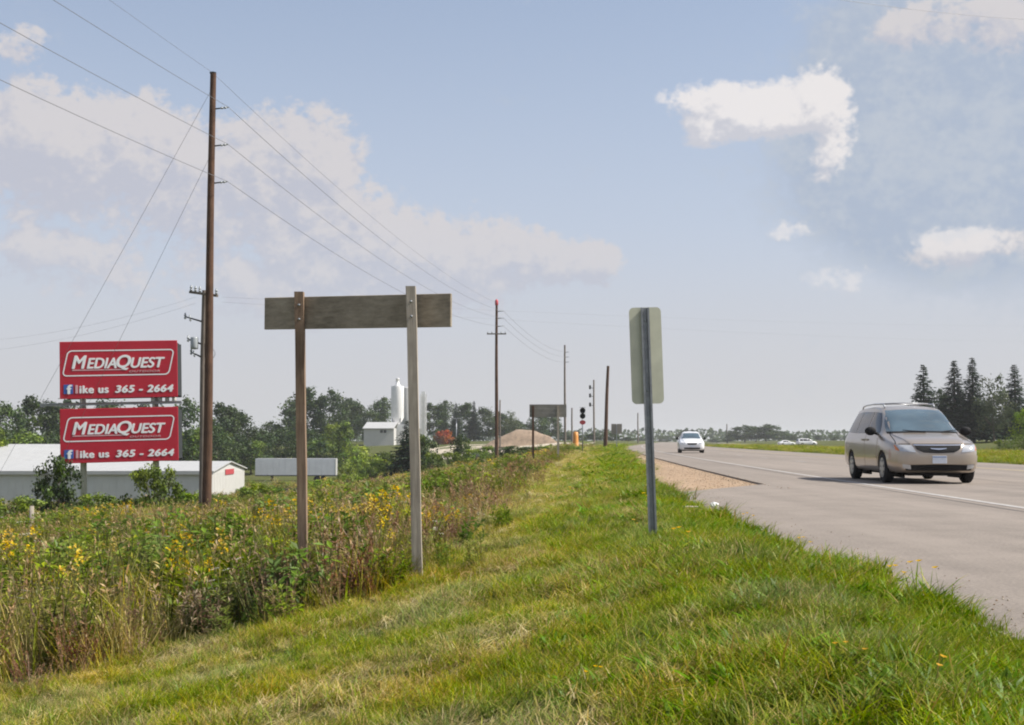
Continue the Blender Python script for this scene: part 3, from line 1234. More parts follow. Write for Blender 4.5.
# ------------------------------------------------------------------ trees and bushes
def crown_mesh(name, seed, w, h, z0, nblob, leaf_s, cols, n_per, shape='round'):
    rs = random.Random(seed)
    mb = MB()
    blobs = []
    for i in range(nblob):
        t = rs.random()
        zz = z0 + h * (0.08 + .86 * t)
        prof = math.sin(math.pi * min(1, max(.06, (t * .86 + .12)))) ** .7
        if shape == 'cone':
            prof = (1 - t) ** .8 + .08
        if shape == 'oval':
            prof = math.sin(math.pi * (t * .8 + .15)) ** .55
        a = rs.uniform(0, 6.28)
        r_ = w / 2 * prof * math.sqrt(rs.uniform(.05, 1.0))
        br = rs.uniform(.10, .21) * min(w, h) * (.65 + .5 * prof)
        blobs.append((Vector((r_ * math.cos(a), r_ * math.sin(a), zz)), br))
    for c, br in blobs:
        bc = rs.choice(cols)
        k = rs.uniform(.8, 1.25)
        for i in range(n_per):
            d = Vector((rs.gauss(0, 1), rs.gauss(0, 1), rs.gauss(0, .8))).normalized()
            rr = br * (rs.uniform(.45, 1.0) if rs.random() < .85 else rs.uniform(1.0, 1.35))
            p = c + d * rr
            if p.z < z0 * .6:
                continue
            nrm = (d + Vector((rs.gauss(0, .6), rs.gauss(0, .6), rs.gauss(0, .6) + .3))).normalized()
            u = nrm.cross(Vector((rs.gauss(0, 1), rs.gauss(0, 1), rs.gauss(0, 1)))).normalized()
            v = nrm.cross(u)
            s = leaf_s * rs.uniform(.6, 1.25)
            q = rs.uniform(.8, 1.2) * k
            mb.add([p - u * s * .5, p - v * s * .32, p + u * s * .5, p + v * s * .32], [(0, 1, 2, 3)], tuple(x * q for x in bc))
    return mb.mesh(name, M['crown'])


def trunk_mesh(name, seed, h, r0, limbs=6, spread=2.5, top=0.7):
    rs = random.Random(seed)
    mb = MB()
    pts = [(0, 0, -.4)]
    x = y = 0
    for i in range(1, 7):
        x += rs.gauss(0, .015 * h)
        y += rs.gauss(0, .015 * h)
        pts.append((x, y, h * top * i / 6))
    mb.tube(pts, [r0 * (1.25 if i == 0 else 1 - .13 * i) for i in range(7)], 8)
    for i in range(limbs):
        j = rs.randint(2, 5)
        p = Vector(pts[j])
        a = rs.uniform(0, 6.28)
        l = spread * rs.uniform(.6, 1.1)
        q = p + Vector((math.cos(a) * l, math.sin(a) * l, l * rs.uniform(.5, 1.1)))
        m_ = (p + q) / 2 + Vector((0, 0, -.08 * l))
        rr = r0 * (1 - .13 * j) * .55
        mb.tube([p, m_, q], [rr, rr * .7, rr * .25], 6)
    return mb.mesh(name, M['bark'], True)


DK = [(.036, .068, .022), (.048, .084, .024), (.060, .100, .028), (.044, .074, .028)]
MID = [(.07, .125, .022), (.09, .15, .026), (.105, .165, .026)]
YG = [(.17, .25, .035), (.20, .28, .04), (.14, .225, .032)]
KIND = {}


def tree_kind(key, seed, w, h, z0, nblob, leaf_s, cols, n_per, shape='round', r0=.22, limbs=7):
    KIND[key] = (trunk_mesh('trunk', seed, h, r0, limbs, w * .32), crown_mesh('crown', seed, w, h - z0, z0, nblob, leaf_s, cols, n_per, shape), h, w)


tree_kind('dark0', 1, 9.5, 14, 2.0, 46, .62, DK, 95)
tree_kind('dark1', 2, 11, 13, 1.6, 52, .62, DK, 90)
tree_kind('dark2', 3, 8, 15, 2.2, 44, .60, DK + MID[:1], 95, 'oval')
tree_kind('mid0', 4, 8, 12, 1.2, 44, .55, MID + DK[:1], 95, 'oval')
tree_kind('light0', 5, 8.5, 11, .8, 46, .48, YG + MID, 95, 'oval')
tree_kind('light1', 6, 6.5, 10, .6, 36, .45, YG + MID, 95, 'cone')
tree_kind('airy', 7, 9, 14, 2.0, 40, .55, [(.075, .10, .05), (.09, .115, .055)], 75, 'oval')


def bush_kind(key, seed, w, h, nblob, leaf_s, cols, n_per, shape='oval'):
    mb = MB()
    rs = random.Random(seed)
    for i in range(9):
        a = rs.uniform(0, 6.28)
        l = w * .3 * rs.uniform(.4, 1)
        mb.tube([(0, 0, -.15), (math.cos(a) * l * .5, math.sin(a) * l * .5, h * .4), (math.cos(a) * l, math.sin(a) * l, h * .8)], [.035, .025, .01], 5)
    KIND[key] = (mb.mesh('stems', M['bark'], True), crown_mesh('foliage', seed, w, h, .05, nblob, leaf_s, cols, n_per, shape), h, w)


bush_kind('bush_dark', 21, 2.6, 3.4, 34, .20, DK + MID[:1], 90)
bush_kind('bush_green', 22, 3.6, 2.2, 34, .19, MID + YG[:1], 90)
bush_kind('bush_yellow', 23, 3.4, 2.0, 30, .19, YG, 90)
bush_kind('bush_orange', 29, 3.6, 2.0, 60, .24, [(.46, .17, .04), (.40, .13, .04), (.3, .15, .05)], 90)


def conifer_kind(key, seed, h, w, tiers, cols):
    rs = random.Random(seed)
    tb = MB()
    tb.tube([(0, 0, -.4), (0.05, 0, h * .5), (0, 0.03, h)], [h * .017, h * .010, .02], 8)
    mb = MB()
    for i in range(tiers):
        t = i / (tiers - 1)
        z = h * (.07 + .915 * t)
        rad = w / 2 * ((1 - t) ** .85 * .95 + .02) * rs.uniform(.72, 1.12)
        nb = max(5, int(13 * (1 - t) + 6))
        for b in range(nb):
            a = rs.uniform(0, 6.28)
            l = rad * rs.uniform(.6, 1.15)
            droop = rs.uniform(.05, .30) * l
            lift = .12 * l
            n = max(3, int(l / .32))
            c0 = rs.choice(cols)
            for q in range(n):
                f = (q + .6) / n
                p = Vector((math.cos(a) * l * f, math.sin(a) * l * f, z - droop * f + lift * f * f))
                for r2 in range(3):
                    s = rs.uniform(.45, .85) * (1.1 - .3 * f) * (.45 + .65 * (1 - t))
                    d = Vector((math.cos(a + rs.gauss(0, .8)), math.sin(a + rs.gauss(0, .8)), rs.gauss(-.25, .3))).normalized()
                    sd = d.cross(Vector((rs.gauss(0, .5), rs.gauss(0, .5), 1))).normalized()
                    k = rs.uniform(.75, 1.3)
                    mb.add([p, p + d * s * .5 + sd * s * .22, p + d * s, p + d * s * .5 - sd * s * .22], [(0, 1, 2, 3)], tuple(x * k for x in c0))
    KIND[key] = (tb.mesh('trunk', M['bark'], True), mb.mesh('crown', M['crown']), h, w)


CON = [(.022, .042, .024), (.028, .05, .028), (.034, .056, .03)]
conifer_kind('spruce0', 31, 13, 6.0, 44, CON)
conifer_kind('spruce1', 32, 14, 5.6, 48, CON)
conifer_kind('spruce2', 33, 12, 5.8, 40, CON)

part_names = {}


def plant(kind, name, label, cat, group, px, top_y, D, wid=None, rz=None, base=None, parts=('trunk', 'crown')):
    """A tree or bush at measured bearing px and distance D, tall enough to reach top_y."""
    tm, cm, h, w = KIND[kind]
    X = (px - 512) / FPX * D
    zb = gz(X, D) if base is None else base
    top = EYE + (441 - top_y) / FPX * D
    H = max(.5, top - zb)
    s = H / h
    sw = s if wid is None else (wid / FPX * D) / w
    o = empty(name, (X, D, zb - .05), label, cat, group, random.uniform(0, 6.28) if rz is None else rz)
    o.scale = (sw, sw, s)
    link(parts[0], tm, o)
    link(parts[1], cm, o)
    return o


# left wood behind the long building (each tree is its own thing)
left_wood = [
    ('dark1', 6, 404, 250, 52, 'dark broadleaf tree at the left end of the wood, above the white shed roof'),
    ('dark2', 38, 394, 262, 46, 'tall dark tree with a lopsided crown, left of the red billboard'),
    ('light1', 2, 428, 190, 26, 'small yellow-green tree just above the white shed roof at the left edge'),
    ('dark0', 68, 398, 285, 44, 'dark tree half hidden by the left edge of the red billboard'),
    ('dark1', 108, 402, 290, 60, 'dark tree seen between the two red billboard faces'),
    ('dark2', 150, 402, 295, 48, 'dark tree behind the right part of the red billboard'),
    ('dark0', 186, 397, 285, 40, 'dark tree between the red billboard and the tall brown utility pole'),
    ('mid0', 192, 428, 235, 44, 'mid-green tree low behind the right end of the long shed'),
    ('dark2', 224, 401, 300, 36, 'dark tree just right of the tall brown utility pole'),
    ('dark1', 240, 412, 305, 44, 'dark rounded tree sloping down to the gap right of the tall utility pole'),
    ('mid0', 228, 432, 285, 44, 'green bushy tree above the gable end of the long shed'),
    ('mid0', 252, 440, 285, 36, 'green bushy tree above the left end of the white semitrailer'),
]
for k, px, ty, D, wd, lab in left_wood:
    plant(k, 'broadleaf_tree', lab, 'tree', 'trees of the wood on the left', px, ty, D, wd)
for k, px, ty, D, wd, lab in [
    ('mid0', 20, 432, 232, 60, 'low green tree filling the wood above the white shed roof, far left'),
    ('dark1', 85, 420, 250, 60, 'low dark tree behind the left half of the red billboard'),
    ('dark1', 130, 424, 252, 60, 'low dark tree behind the right half of the red billboard'),
    ('mid0', 182, 430, 240, 50, 'low green tree right behind the edge of the lower billboard face'),
    ('dark1', 216, 424, 262, 50, 'low dark tree behind the tall brown utility pole, above the shed gable'),
    ('dark0', 262, 430, 300, 34, 'low dark tree closing the gap above the left end of the semitrailer'),
    ('dark1', 284, 428, 320, 46, 'low dark tree above the left half of the semitrailer'),
    ('dark1', 303, 430, 310, 46, 'low dark tree behind the brown sign post, above the semitrailer')]:
    plant(k, 'broadleaf_tree', lab, 'tree', 'low trees before the wood', px, ty, D, wd)
mid_wood = [
    ('dark0', 272, 421, 390, 26, 'small dark tree at the left foot of the tall wood behind the semitrailer'),
    ('dark0', 291, 401, 380, 40, 'dark tree left of the brown sign post, in the wood behind the semitrailer'),
    ('dark2', 308, 386, 385, 40, 'tallest dark tree, right behind the brown sign post'),
    ('dark0', 330, 389, 380, 36, 'tall dark tree just right of the brown sign post'),
    ('dark1', 350, 402, 450, 40, 'dark tree between the brown sign post and the white plant house'),
    ('dark2', 350, 397, 455, 28, 'slim dark tree rising above its neighbours left of the white plant house'),
    ('dark1', 372, 411, 440, 34, 'low dark tree directly left of the white plant house'),
    ('dark0', 385, 397, 480, 34, 'dark rounded tree behind the white plant house, left of the silo'),
    ('light0', 335, 424, 300, 36, 'bright green tree standing in front of the dark wood'),
    ('light1', 345, 421, 292, 32, 'slender bright green tree at the right of its twin, before the dark wood'),
    ('mid0', 318, 440, 290, 36, 'low green tree behind the right half of the semitrailer'),
    ('light0', 358, 446, 270, 40, 'low pale green tree right of the semitrailer'),
    ('mid0', 383, 452, 235, 34, 'low green shrubby tree between semitrailer and grey sign post'),
]
for k, px, ty, D, wd, lab in mid_wood:
    plant(k, 'broadleaf_tree', lab, 'tree', 'trees around the semitrailer', px, ty, D, wd)
plant('spruce2', 'spruce_tree', 'dark grey-green evergreen in front of the silo, beside the grey sign post', 'tree', None, 407, 420, 190, 48)
plant('bush_dark', 'shrub', 'dark shrub leaning against the grey sign post, right of the evergreen', 'shrub', None, 418, 432, 200, 34, parts=('stems', 'foliage'))
right_of_silo = [
    ('dark2', 434, 402, 470, 24), ('dark0', 446, 400, 480, 26), ('spruce0', 456, 403, 470, 22), ('dark2', 466, 402, 490, 26),
    ('spruce1', 474, 401, 480, 20), ('dark1', 484, 408, 490, 30), ('dark0', 497, 411, 500, 30), ('dark0', 510, 418, 510, 30),
    ('airy', 512, 410, 430, 16), ('dark1', 524, 424, 520, 34), ('dark1', 540, 413, 520, 24), ('dark0', 549, 414, 530, 26)]
labs = ['dark tree nearest the right side of the silo, behind the orange bush', 'second dark tree right of the silo, behind the orange bush',
        'pointed dark tree, first spruce right of the silo', 'broad dark tree between the two spruces right of the silo',
        'slender spruce behind the parked silver car', 'rounded dark tree behind the roof of the parked silver car',
        'dark tree directly behind the second utility pole', 'dark low tree just right of the second utility pole',
        'thin airy tree with sparse top right of the second utility pole', 'low dark tree left of the dirt pile',
        'dark tree seen under the left part of the distant sign back, above the dirt pile', 'dark tree seen under the right part of the distant sign back, above the dirt pile']
for (k, px, ty, D, wd), lab in zip(right_of_silo, labs):
    plant(k, 'spruce_tree' if 'spruce' in k else 'broadleaf_tree', lab, 'tree', 'trees behind the gravel yard', px, ty, D, wd)
# shrubs in the rough ground in the middle
shr = [
    ('bush_orange', 445, 431, 392, 20, 'rusty orange bush beside the gravel yard'),
    ('bush_dark', 461, 433, 200, 18, 'upright dark green shrub left of the second utility pole'),
    ('bush_green', 432, 453, 175, 26, 'low green shrub beside the grey sign post, right side'),
    ('bush_green', 450, 452, 170, 34, 'wide low green shrub under the orange bush'),
    ('bush_green', 474, 449, 165, 30, 'green shrub just left of the foot of the second utility pole'),
    ('bush_green', 489, 446, 168, 22, 'green shrub touching the foot of the second utility pole'),
    ('bush_dark', 512, 445, 165, 30, 'dark green shrub right of the foot of the second utility pole'),
    ('bush_dark', 530, 446, 165, 26, 'dark green shrub under the left half of the distant sign back'),
    ('bush_green', 545, 446, 170, 24, 'low green shrub under the right half of the distant sign back'),
    ('bush_green', 374, 462, 190, 30, 'green shrub in the hollow left of the grey sign post'),
    ('bush_yellow', 366, 454, 215, 36, 'bright green rounded bush below the white plant house'),
    ('bush_yellow', 390, 459, 200, 30, 'bright green bush just left of the dark evergreen'),
    ('bush_yellow', 352, 464, 205, 28, 'bright green bush right of the semitrailer rear'),
    ('bush_yellow', 325, 479, 120, 30, 'yellow-green shrub in front of the right end of the semitrailer'),
    ('bush_yellow', 350, 474, 150, 26, 'yellow-green shrub beside the dirt track in the hollow'),
    ('bush_dark', 58, 453, 72, 40, 'upright dark green shrub in front of the left leg of the red billboard'),
    ('bush_green', 156, 467, 68, 62, 'spreading green bush under the right leg of the red billboard'),
    ('bush_green', 20, 497, 66, 70, 'low green bush at the left edge in front of the shed wall'),
    ('bush_green', 96, 494, 70, 60, 'low green bush between the billboard legs'),
    ('bush_green', 200, 492, 66, 60, 'low green bush around the foot of the tall brown utility pole'),
    ('bush_yellow', 262, 484, 88, 50, 'low yellow-green bush right of the shed gable'),
]
for k, px, ty, D, wd, lab in shr:
    plant(k, 'shrub', lab, 'shrub', 'shrubs on the rough ground', px, ty, D, wd, parts=('stems', 'foliage'))
# right side: the spruce row by the highway
for k, px, ty, D, wd, lab in [
    ('spruce2', 924, 364, 215, 56, 'leftmost dark spruce right of the gold minivan'),
    ('dark0', 940, 388, 225, 24, 'low dark tree between the first two spruces'),
    ('spruce1', 955, 360, 215, 56, 'second dark spruce of the row, with a slim leaning tip'),
    ('spruce1', 973, 357, 210, 54, 'tallest dark spruce of the row, above the minivan mirror'),
    ('spruce0', 1015, 364, 215, 56, 'dark spruce at the right end of the row'),
    ('airy', 993, 374, 205, 36, 'rounded broadleaf tree between two spruces'),
    ('dark1', 948, 410, 220, 44, 'dark low tree filling the row behind the minivan hood'),
    ('dark1', 985, 408, 220, 50, 'dark low tree filling the row right of the minivan mirror'),
    ('spruce0', 1040, 372, 220, 36, 'dark spruce cut off by the right edge of the picture'),
]:
    plant(k, 'spruce_tree' if 'spruce' in k else 'broadleaf_tree', lab, 'tree', 'row of trees on the right', px, ty, D, wd)
plant('light0', 'shrub', 'green rounded bush at the right edge in front of the spruces', 'shrub', None, 1023, 409, 130, 30, parts=('stems', 'foliage'))
plant('bush_green', 'shrub', 'small green bush in the field right of the minivan', 'shrub', None, 1000, 440, 135, 18, parts=('stems', 'foliage'))
# far right tree line
i = 0
for k, px, ty, D, wd in [('dark1', 683, 431, 800, 16), ('dark1', 666, 436, 900, 22), ('dark0', 728, 433, 700, 16), ('dark0', 744, 425, 680, 30), ('dark2', 755, 426, 690, 24),
                         ('dark0', 766, 424, 680, 30), ('dark1', 779, 431, 700, 28), ('dark1', 793, 435, 760, 14), ('dark0', 806, 434, 800, 12), ('dark0', 819, 435, 780, 14),
                         ('dark1', 833, 435, 760, 16), ('dark0', 845, 436, 760, 14), ('dark1', 716, 438, 800, 18), ('dark1', 640, 437, 900, 14), ('dark1', 612, 433, 520, 20), ('dark1', 628, 437, 620, 18),
                         ('dark0', 596, 433, 560, 24), ('dark1', 580, 435, 560, 24), ('dark1', 564, 432, 560, 20)]:
    if px < 660:
        lab, grp = 'dark tree far off beyond the gravel yard and the road signs', 'far trees beyond the yard'
    elif px < 700:
        lab, grp = 'dark tree far off beside the white oncoming car', 'far trees by the white car'
    else:
        lab, grp = 'dark tree of the far tree line between white car and gold minivan', 'far tree line on the right'
    plant(k, 'broadleaf_tree', lab, 'tree', grp, px, ty, D, wd)

# a wood on the horizon that reads as one mass
mb = MB()
rs = random.Random(5)
for i in range(9000):
    px = rs.uniform(-150, 1180)
    D = rs.uniform(1150, 1350)
    X = (px - 512) / FPX * D
    top = 7 + 5 * float(fbm(px * .03, 3.3, 9)) + 2 * float(vnoise(px * .25, 1, 4))
    z = rs.uniform(0, top)
    s = rs.uniform(1.2, 2.6)
    u = Vector((rs.gauss(0, 1), rs.gauss(0, 1), rs.gauss(0, 1))).normalized()
    v = u.cross(Vector((rs.gauss(0, 1), rs.gauss(0, 1), rs.gauss(0, 1)))).normalized()
    p = Vector((X, D, z))
    q = rs.uniform(.75, 1.25)
    c = rs.choice(DK)
    mb.add([p - u * s, p - v * s * .7, p + u * s, p + v * s * .7], [(0, 1, 2, 3)], tuple(x * q for x in c))
o = mb.build('far_woods', M['crown'], fix=False)
tag(o, 'low band of woods along the horizon', 'woods', kind='stuff')


# ------------------------------------------------------------------ utility poles and wires
def pole_thing(name, label, X, Y, zb, h, r0, r1, mat, lean=(0, 0), group='wooden utility poles'):
    o = empty(name, (X, Y, zb), label, 'utility pole', group)
    mb = MB()
    n = 12
    pts = []
    for i in range(n + 1):
        t = i / n
        pts.append((lean[0] * t + .02 * math.sin(t * 7), lean[1] * t, -.5 + (h + .5) * t))
    mb.tube(pts, [r0 + (r1 - r0) * i / n for i in range(n + 1)], 14)
    p = mb.build('pole', mat, o, True)
    smooth_by_angle(p, 60)
    return o


def post_insulator(mb, base, d, l=.3, r=.045):
    base = Vector(base)
    d = Vector(d).normalized()
    mb.tube([base + d * l * t for t in (0, .1, .12, .28, .30, .48, .50, .68, .70, .9, 1)],
            [r * .6, r * .6, r, r, r * .6, r * .6, r, r, r * .6, r * .6, r * .5], 8)


P1 = at(206.5, 500, 58)
P1.z = gz(P1.x, 58)
H1 = EYE + (441 - 71) / FPX * 58 - P1.z + .12
pole1 = pole_thing('utility_pole', 'tall brown wooden utility pole with three short arms, beside the red billboard', P1.x, 58, P1.z, H1, .215, .135, M['pole_wood'], (.03, 0))
arm_z = [EYE + (441 - y) / FPX * 58 - P1.z for y in (104, 142, 180)]
arm_tips = []
for z in arm_z:
    mb = MB()
    mb.tube([(.12, 0, z - .05), (.40, 0, z - .02)], [.035, .03], 8)
    ab = mb.build('arm', M['dark_steel'], pole1)
    mb = MB()
    post_insulator(mb, (.38, 0, z - .02), (1, 0, .12), .36, .055)
    mb.build('insulator', M['insul'], ab, True)
    arm_tips.append(Vector((P1.x + .74, 58, P1.z + z + .03)))
mb = MB()
mb.lathe([(.15, H1 - .02), (.15, H1 + .03), (.05, H1 + .06)], 12)
cap = mb.build('pole_cap', M['dark_steel'], pole1)
cap.location = (.03, 0, 0)

# the distribution pole just behind it
P2 = at(201.5, 500, 61)
P2.z = gz(P2.x, 61)
H2 = EYE + (441 - 290) / FPX * 61 - P2.z
pole2 = pole_thing('utility_pole', 'shorter dark pole with crossarm and cutouts, hidden close behind the tall brown pole', P2.x, 61, P2.z, H2, .15, .12, M['pole_wood_grey'])
ang = R(-18)
for dz, half, nm in ((-.18, 1.0, 'crossarm'),):
    mb = MB()
    m_ = Matrix.Translation((0, -.17, H2 + dz)) @ Matrix.Rotation(R(-38), 4, 'Z') @ Matrix.Rotation(R(9), 4, 'Y')
    mb.box(-half, half, -.055, .055, -.06, .06, m_)
    ca = mb.build('crossarm', M['pole_wood_grey'], pole2)
    for x in (-.92, -.6, -.28, .55, .92):
        mb = MB()
        p = m_ @ Vector((x, 0, .06))
        post_insulator(mb, p, (0, 0, 1), .26, .07)
        mb.build('insulator', M['insul'], ca, True)
for z, l in ((H2 - 1.35, .85), (H2 - 2.4, .7), (H2 - 3.0, .55)):
    mb = MB()
    mb.tube([(-.1, -.05, z - .1), (-l * .6, -.1, z + .02), (-l, -.1, z + .12)], [.04, .035, .03], 8)
    br = mb.build('bracket', M['dark_steel'], pole2)
    mb = MB()
    post_insulator(mb, (-l, -.1, z), (0, 0, 1), .3, .06)
    mb.build('insulator', M['insul'], br, True)
    mb = MB()
    post_insulator(mb, (-l * .7, -.1, z - .1), (-.2, 0, 1), .3, .05)
    mb.build('insulator', M['insul'], br, True)
mb = MB()
mb.lathe([(.02, 0), (.17, .02), (.18, .1), (.18, .52), (.16, .56), (.05, .6)], 16, Matrix.Translation((-.42, -.05, H2 - 2.75)))
mb.build('transformer', M['insul'], pole2, True)
mb = MB()
mb.tube([(.14, -.1, H2 - 2.4)] + [(.14 + .42 * math.sin(t * math.pi), -.1, H2 - 2.5 - .9 * t) for t in np.linspace(0.1, 1, 9)], .016, 6)
mb.build('cable_loop', M['wire'], pole2)

# more poles down the road
P3 = at(496.5, 458, 157)
P3.z = gz(P3.x, 157)
H3 = EYE + (441 - 300) / FPX * 157 - P3.z
pole3 = pole_thing('utility_pole', 'second tall brown utility pole with a crossarm and a red cap on top', P3.x, 157, P3.z, H3, .24, .14, M['pole_wood'])
mb = MB()
zc = EYE + (441 - 334) / FPX * 157 - P3.z
mb.box(-1.15, 1.15, -.30, -.19, zc - .07, zc + .07)
ca = mb.build('crossarm', M['pole_wood_grey'], pole3)
for x in (-1.05, -.55, .55, 1.05):
    mb = MB()
    post_insulator(mb, (x, -.245, zc + .07), (0, 0, 1), .22, .08)
    mb.build('insulator', M['insul'], ca, True)
mb = MB()
mb.lathe([(.15, H3 - .6), (.20, H3 - .55), (.20, H3 - .05), (.08, H3 + .12)], 10)
mb.build('red_cap', M['red_cap'], pole3, True)
tips3 = []
for y in (311, 318, 326):
    z = EYE + (441 - y) / FPX * 157 - P3.z
    mb = MB()
    mb.tube([(.1, 0, z - .05), (.5, 0, z)], [.05, .04], 6)
    ab = mb.build('arm', M['dark_steel'], pole3)
    mb = MB()
    post_insulator(mb, (.48, 0, z), (1, 0, .1), .4, .06)
    mb.build('insulator', M['insul'], ab, True)
    tips3.append(Vector((P3.x + .85, 157, P3.z + z)))
P4 = at(565, 443, 255)
P4.z = gz(P4.x, 255)
H4 = EYE + (441 - 345) / FPX * 255 - P4.z
pole4 = pole_thing('utility_pole', 'grey utility pole just right of the distant sign back', P4.x, 255, P4.z, H4, .24, .16, M['pole_wood_grey'])
tips4 = []
for y in (352, 357, 362):
    z = EYE + (441 - y) / FPX * 255 - P4.z
    mb = MB()
    mb.tube([(.1, 0, z - .05), (.8, 0, z)], [.06, .05], 6)
    mb.build('arm', M['dark_steel'], pole4)
    tips4.append(Vector((P4.x + .8, 255, P4.z + z)))
P5 = at(594, 440, 350)
P5.z = gz(P5.x, 350)
H5 = EYE + (441 - 380) / FPX * 350 - P5.z
pole5 = pole_thing('utility_pole', 'far pole cluttered with equipment on its left side', P5.x, 350, P5.z, H5, .26, .2, M['pole_wood_grey'])
for z in (H5 - 2, H5 - 4.2, H5 - 6.6):
    mb = MB()
    mb.tube([(-.1, 0, z - .3), (-1.2, 0, z + .1)], [.09, .07], 6)
    mb.lathe([(.02, -.5), (.28, -.45), (.28, .5), (.1, .6)], 10, Matrix.Translation((-1.0, 0, z)))
    mb.build('bracket', M['dark_steel'], pole5)
P6 = at(605, 442, 165)
P6.z = gz(P6.x, 165)
H6 = EYE + (441 - 366) / FPX * 165 - P6.z
pole6 = pole_thing('utility_pole', 'thick reddish-brown pole leaning slightly right, left of the small dark sign', P6.x, 165, P6.z, H6, .26, .17, M['pole_wood'], (.42, 0))
for px, ty, D, lab in ((572, 408, 420, 'thin far pole just right of the grey utility pole'), (638, 413, 520, 'thin far pole beside the small blank road sign')):
    p = at(px, 441, D)
    p.z = gz(p.x, D)
    pole_thing('utility_pole', lab, p.x, D, p.z, EYE + (441 - ty) / FPX * D - p.z, .3, .22, M['pole_wood_grey'])
p = at(727, 441, 700)
p.z = gz(p.x, 700)
pole_thing('utility_pole', 'thin far pole left of the far tree line on the right', p.x, 700, p.z, EYE + (441 - 424) / FPX * 700 - p.z, .35, .25, M['pole_wood_grey'])

wire_n = 0


def wire(a, b, sag, label, group, r=.013):
    mb = MB()
    a = Vector(a)
    b = Vector(b)
    n = 28
    pts = []
    for i in range(n + 1):
        t = i / n
        p = a.lerp(b, t)
        p.z -= sag * 4 * t * (1 - t)
        pts.append(p)
    mb.tube(pts, r * .72, 6)
    o = mb.build('overhead_wire', M['wire'], None, True)
    tag(o, label, 'wire', group)
    return o


dxy = Vector((-11.6, -99, 0))
top1 = Vector((P1.x + .03, 58, P1.z + H1))
nm = ['top', 'middle', 'lowest']
for i in range(3):
    back = arm_tips[i] + dxy + Vector((0, 0, -.6))
    wire(back, arm_tips[i], 1.3, '%s power wire running from above the camera to the tall brown pole arm' % nm[i], 'power wires of the tall pole line', .014)
    wire(arm_tips[i], tips3[i], 1.5, '%s power wire sagging from the tall brown pole to the second pole' % nm[i], 'power wires of the tall pole line', .016)
    wire(tips3[i], tips4[i], 1.3, '%s power wire between the second pole and the grey far pole' % nm[i], 'power wires of the tall pole line', .020)
wire(top1 + dxy, top1, 1.0, 'thin shield wire running to the very top of the tall brown pole', 'power wires of the tall pole line', .009)
wire(top1, (P3.x, 157, P3.z + H3 - .3), 1.2, 'thin shield wire from the tall brown pole top to the red-capped pole', 'power wires of the tall pole line', .011)
# guy wires
g1 = at(44, 396, 86)
g1 = Vector((g1.x - 3.2, 90, gz(g1.x - 3.2, 90)))
for za, lab, dx in ((H1 - .7, 'upper guy wire slanting down left from the top of the tall pole', -1.0), (arm_z[1] - .4, 'lower guy wire slanting down left from the middle arm of the tall pole', 2.2)):
    gx = P1.x - 14.8 + dx
    wire((P1.x, 58, P1.z + za), (gx, 71, gz(gx, 71)), 0.0, lab, 'guy wires of the tall pole', .011)
# lines that cross the highway high up, far off
for (px0, py0, px1, py1, D0, D1, lab) in (
        (222, 297, 1180, 322, 61, 190, 'upper faint line crossing over the highway from the crossarm pole'),
        (222, 302, 1180, 340, 61, 190, 'lower faint line crossing over the highway from the crossarm pole'),
        (-120, 340, 196, 297, 84, 61, 'upper faint line coming in from the left edge to the crossarm pole'),
        (-120, 352, 196, 303, 84, 61, 'lower faint line coming in from the left edge to the crossarm pole')):
    wire(at(px0, py0, D0), at(px1, py1, D1), .9, lab, 'faint distribution lines', .005)
wire(at(760, -14, 40), at(1100, 22, 46), .25, 'single wire at the upper right corner of the sky', None, .008)


# ------------------------------------------------------------------ billboard
def text_mesh(body, size, shear=0.0, bold=0.0, extrude=0.01, space=1.0):
    cu = bpy.data.curves.new('t', 'FONT')
    cu.body = body
    cu.size = size
    cu.shear = shear
    cu.offset = bold
    cu.extrude = extrude
    cu.space_character = space
    ob = bpy.data.objects.new('t', cu)
    C.objects.link(ob)
    bpy.context.view_layer.update()
    me = bpy.data.meshes.new_from_object(ob.evaluated_get(bpy.context.evaluated_depsgraph_get()))
    bpy.data.objects.remove(ob)
    v = np.array([tuple(p.co) for p in me.vertices])
    f = [tuple(p.vertices) for p in me.polygons]
    bpy.data.meshes.remove(me)
    return v, f


def put_text(face, mat, body, x0, x1, z0, z1, y, shear=.22, bold=.03, space=1.0, name='letter'):
    """Raised lettering fitted to a box on a face that looks towards -Y: each letter is a piece of its own."""
    v, f = text_mesh(body, 1.0, shear, 0.0, .012, space)
    mn, mx = v.min(0), v.max(0)
    sx = (x1 - x0) / (mx[0] - mn[0])
    sz = (z1 - z0) / (mx[1] - mn[1])
    for i, ch in enumerate(body):
        if ch == ' ':
            continue
        right = text_mesh(body[:i + 1], 1.0, shear, 0.0, .012, space)[0].max(0)[0] if shear == 0 else None
        gv, gf = text_mesh(ch, 1.0, shear, 0.0, .012, space)
        if right is None:
            # slanted glyphs lean over their neighbours: take the right edge without the slant
            flat = text_mesh(body[:i + 1], 1.0, 0.0, 0.0, .012, space)[0].max(0)[0]
            g0 = text_mesh(ch, 1.0, 0.0, 0.0, .012, space)[0].max(0)[0]
            dxs = flat - g0
        else:
            dxs = right - gv.max(0)[0]
        mb = MB()
        for j, (dx, dz) in enumerate(((-1, 0), (1, 0), (0, -.6), (0, .6))):
            mb.add([(x0 + (p[0] + dxs - mn[0]) * sx + dx * bold * sx, y - p[2] - .012 - j * .0012, z0 + (p[1] - mn[1]) * sz + dz * bold * sx) for p in gv], gf)
        mb.build(name, mat, face, fix=False)


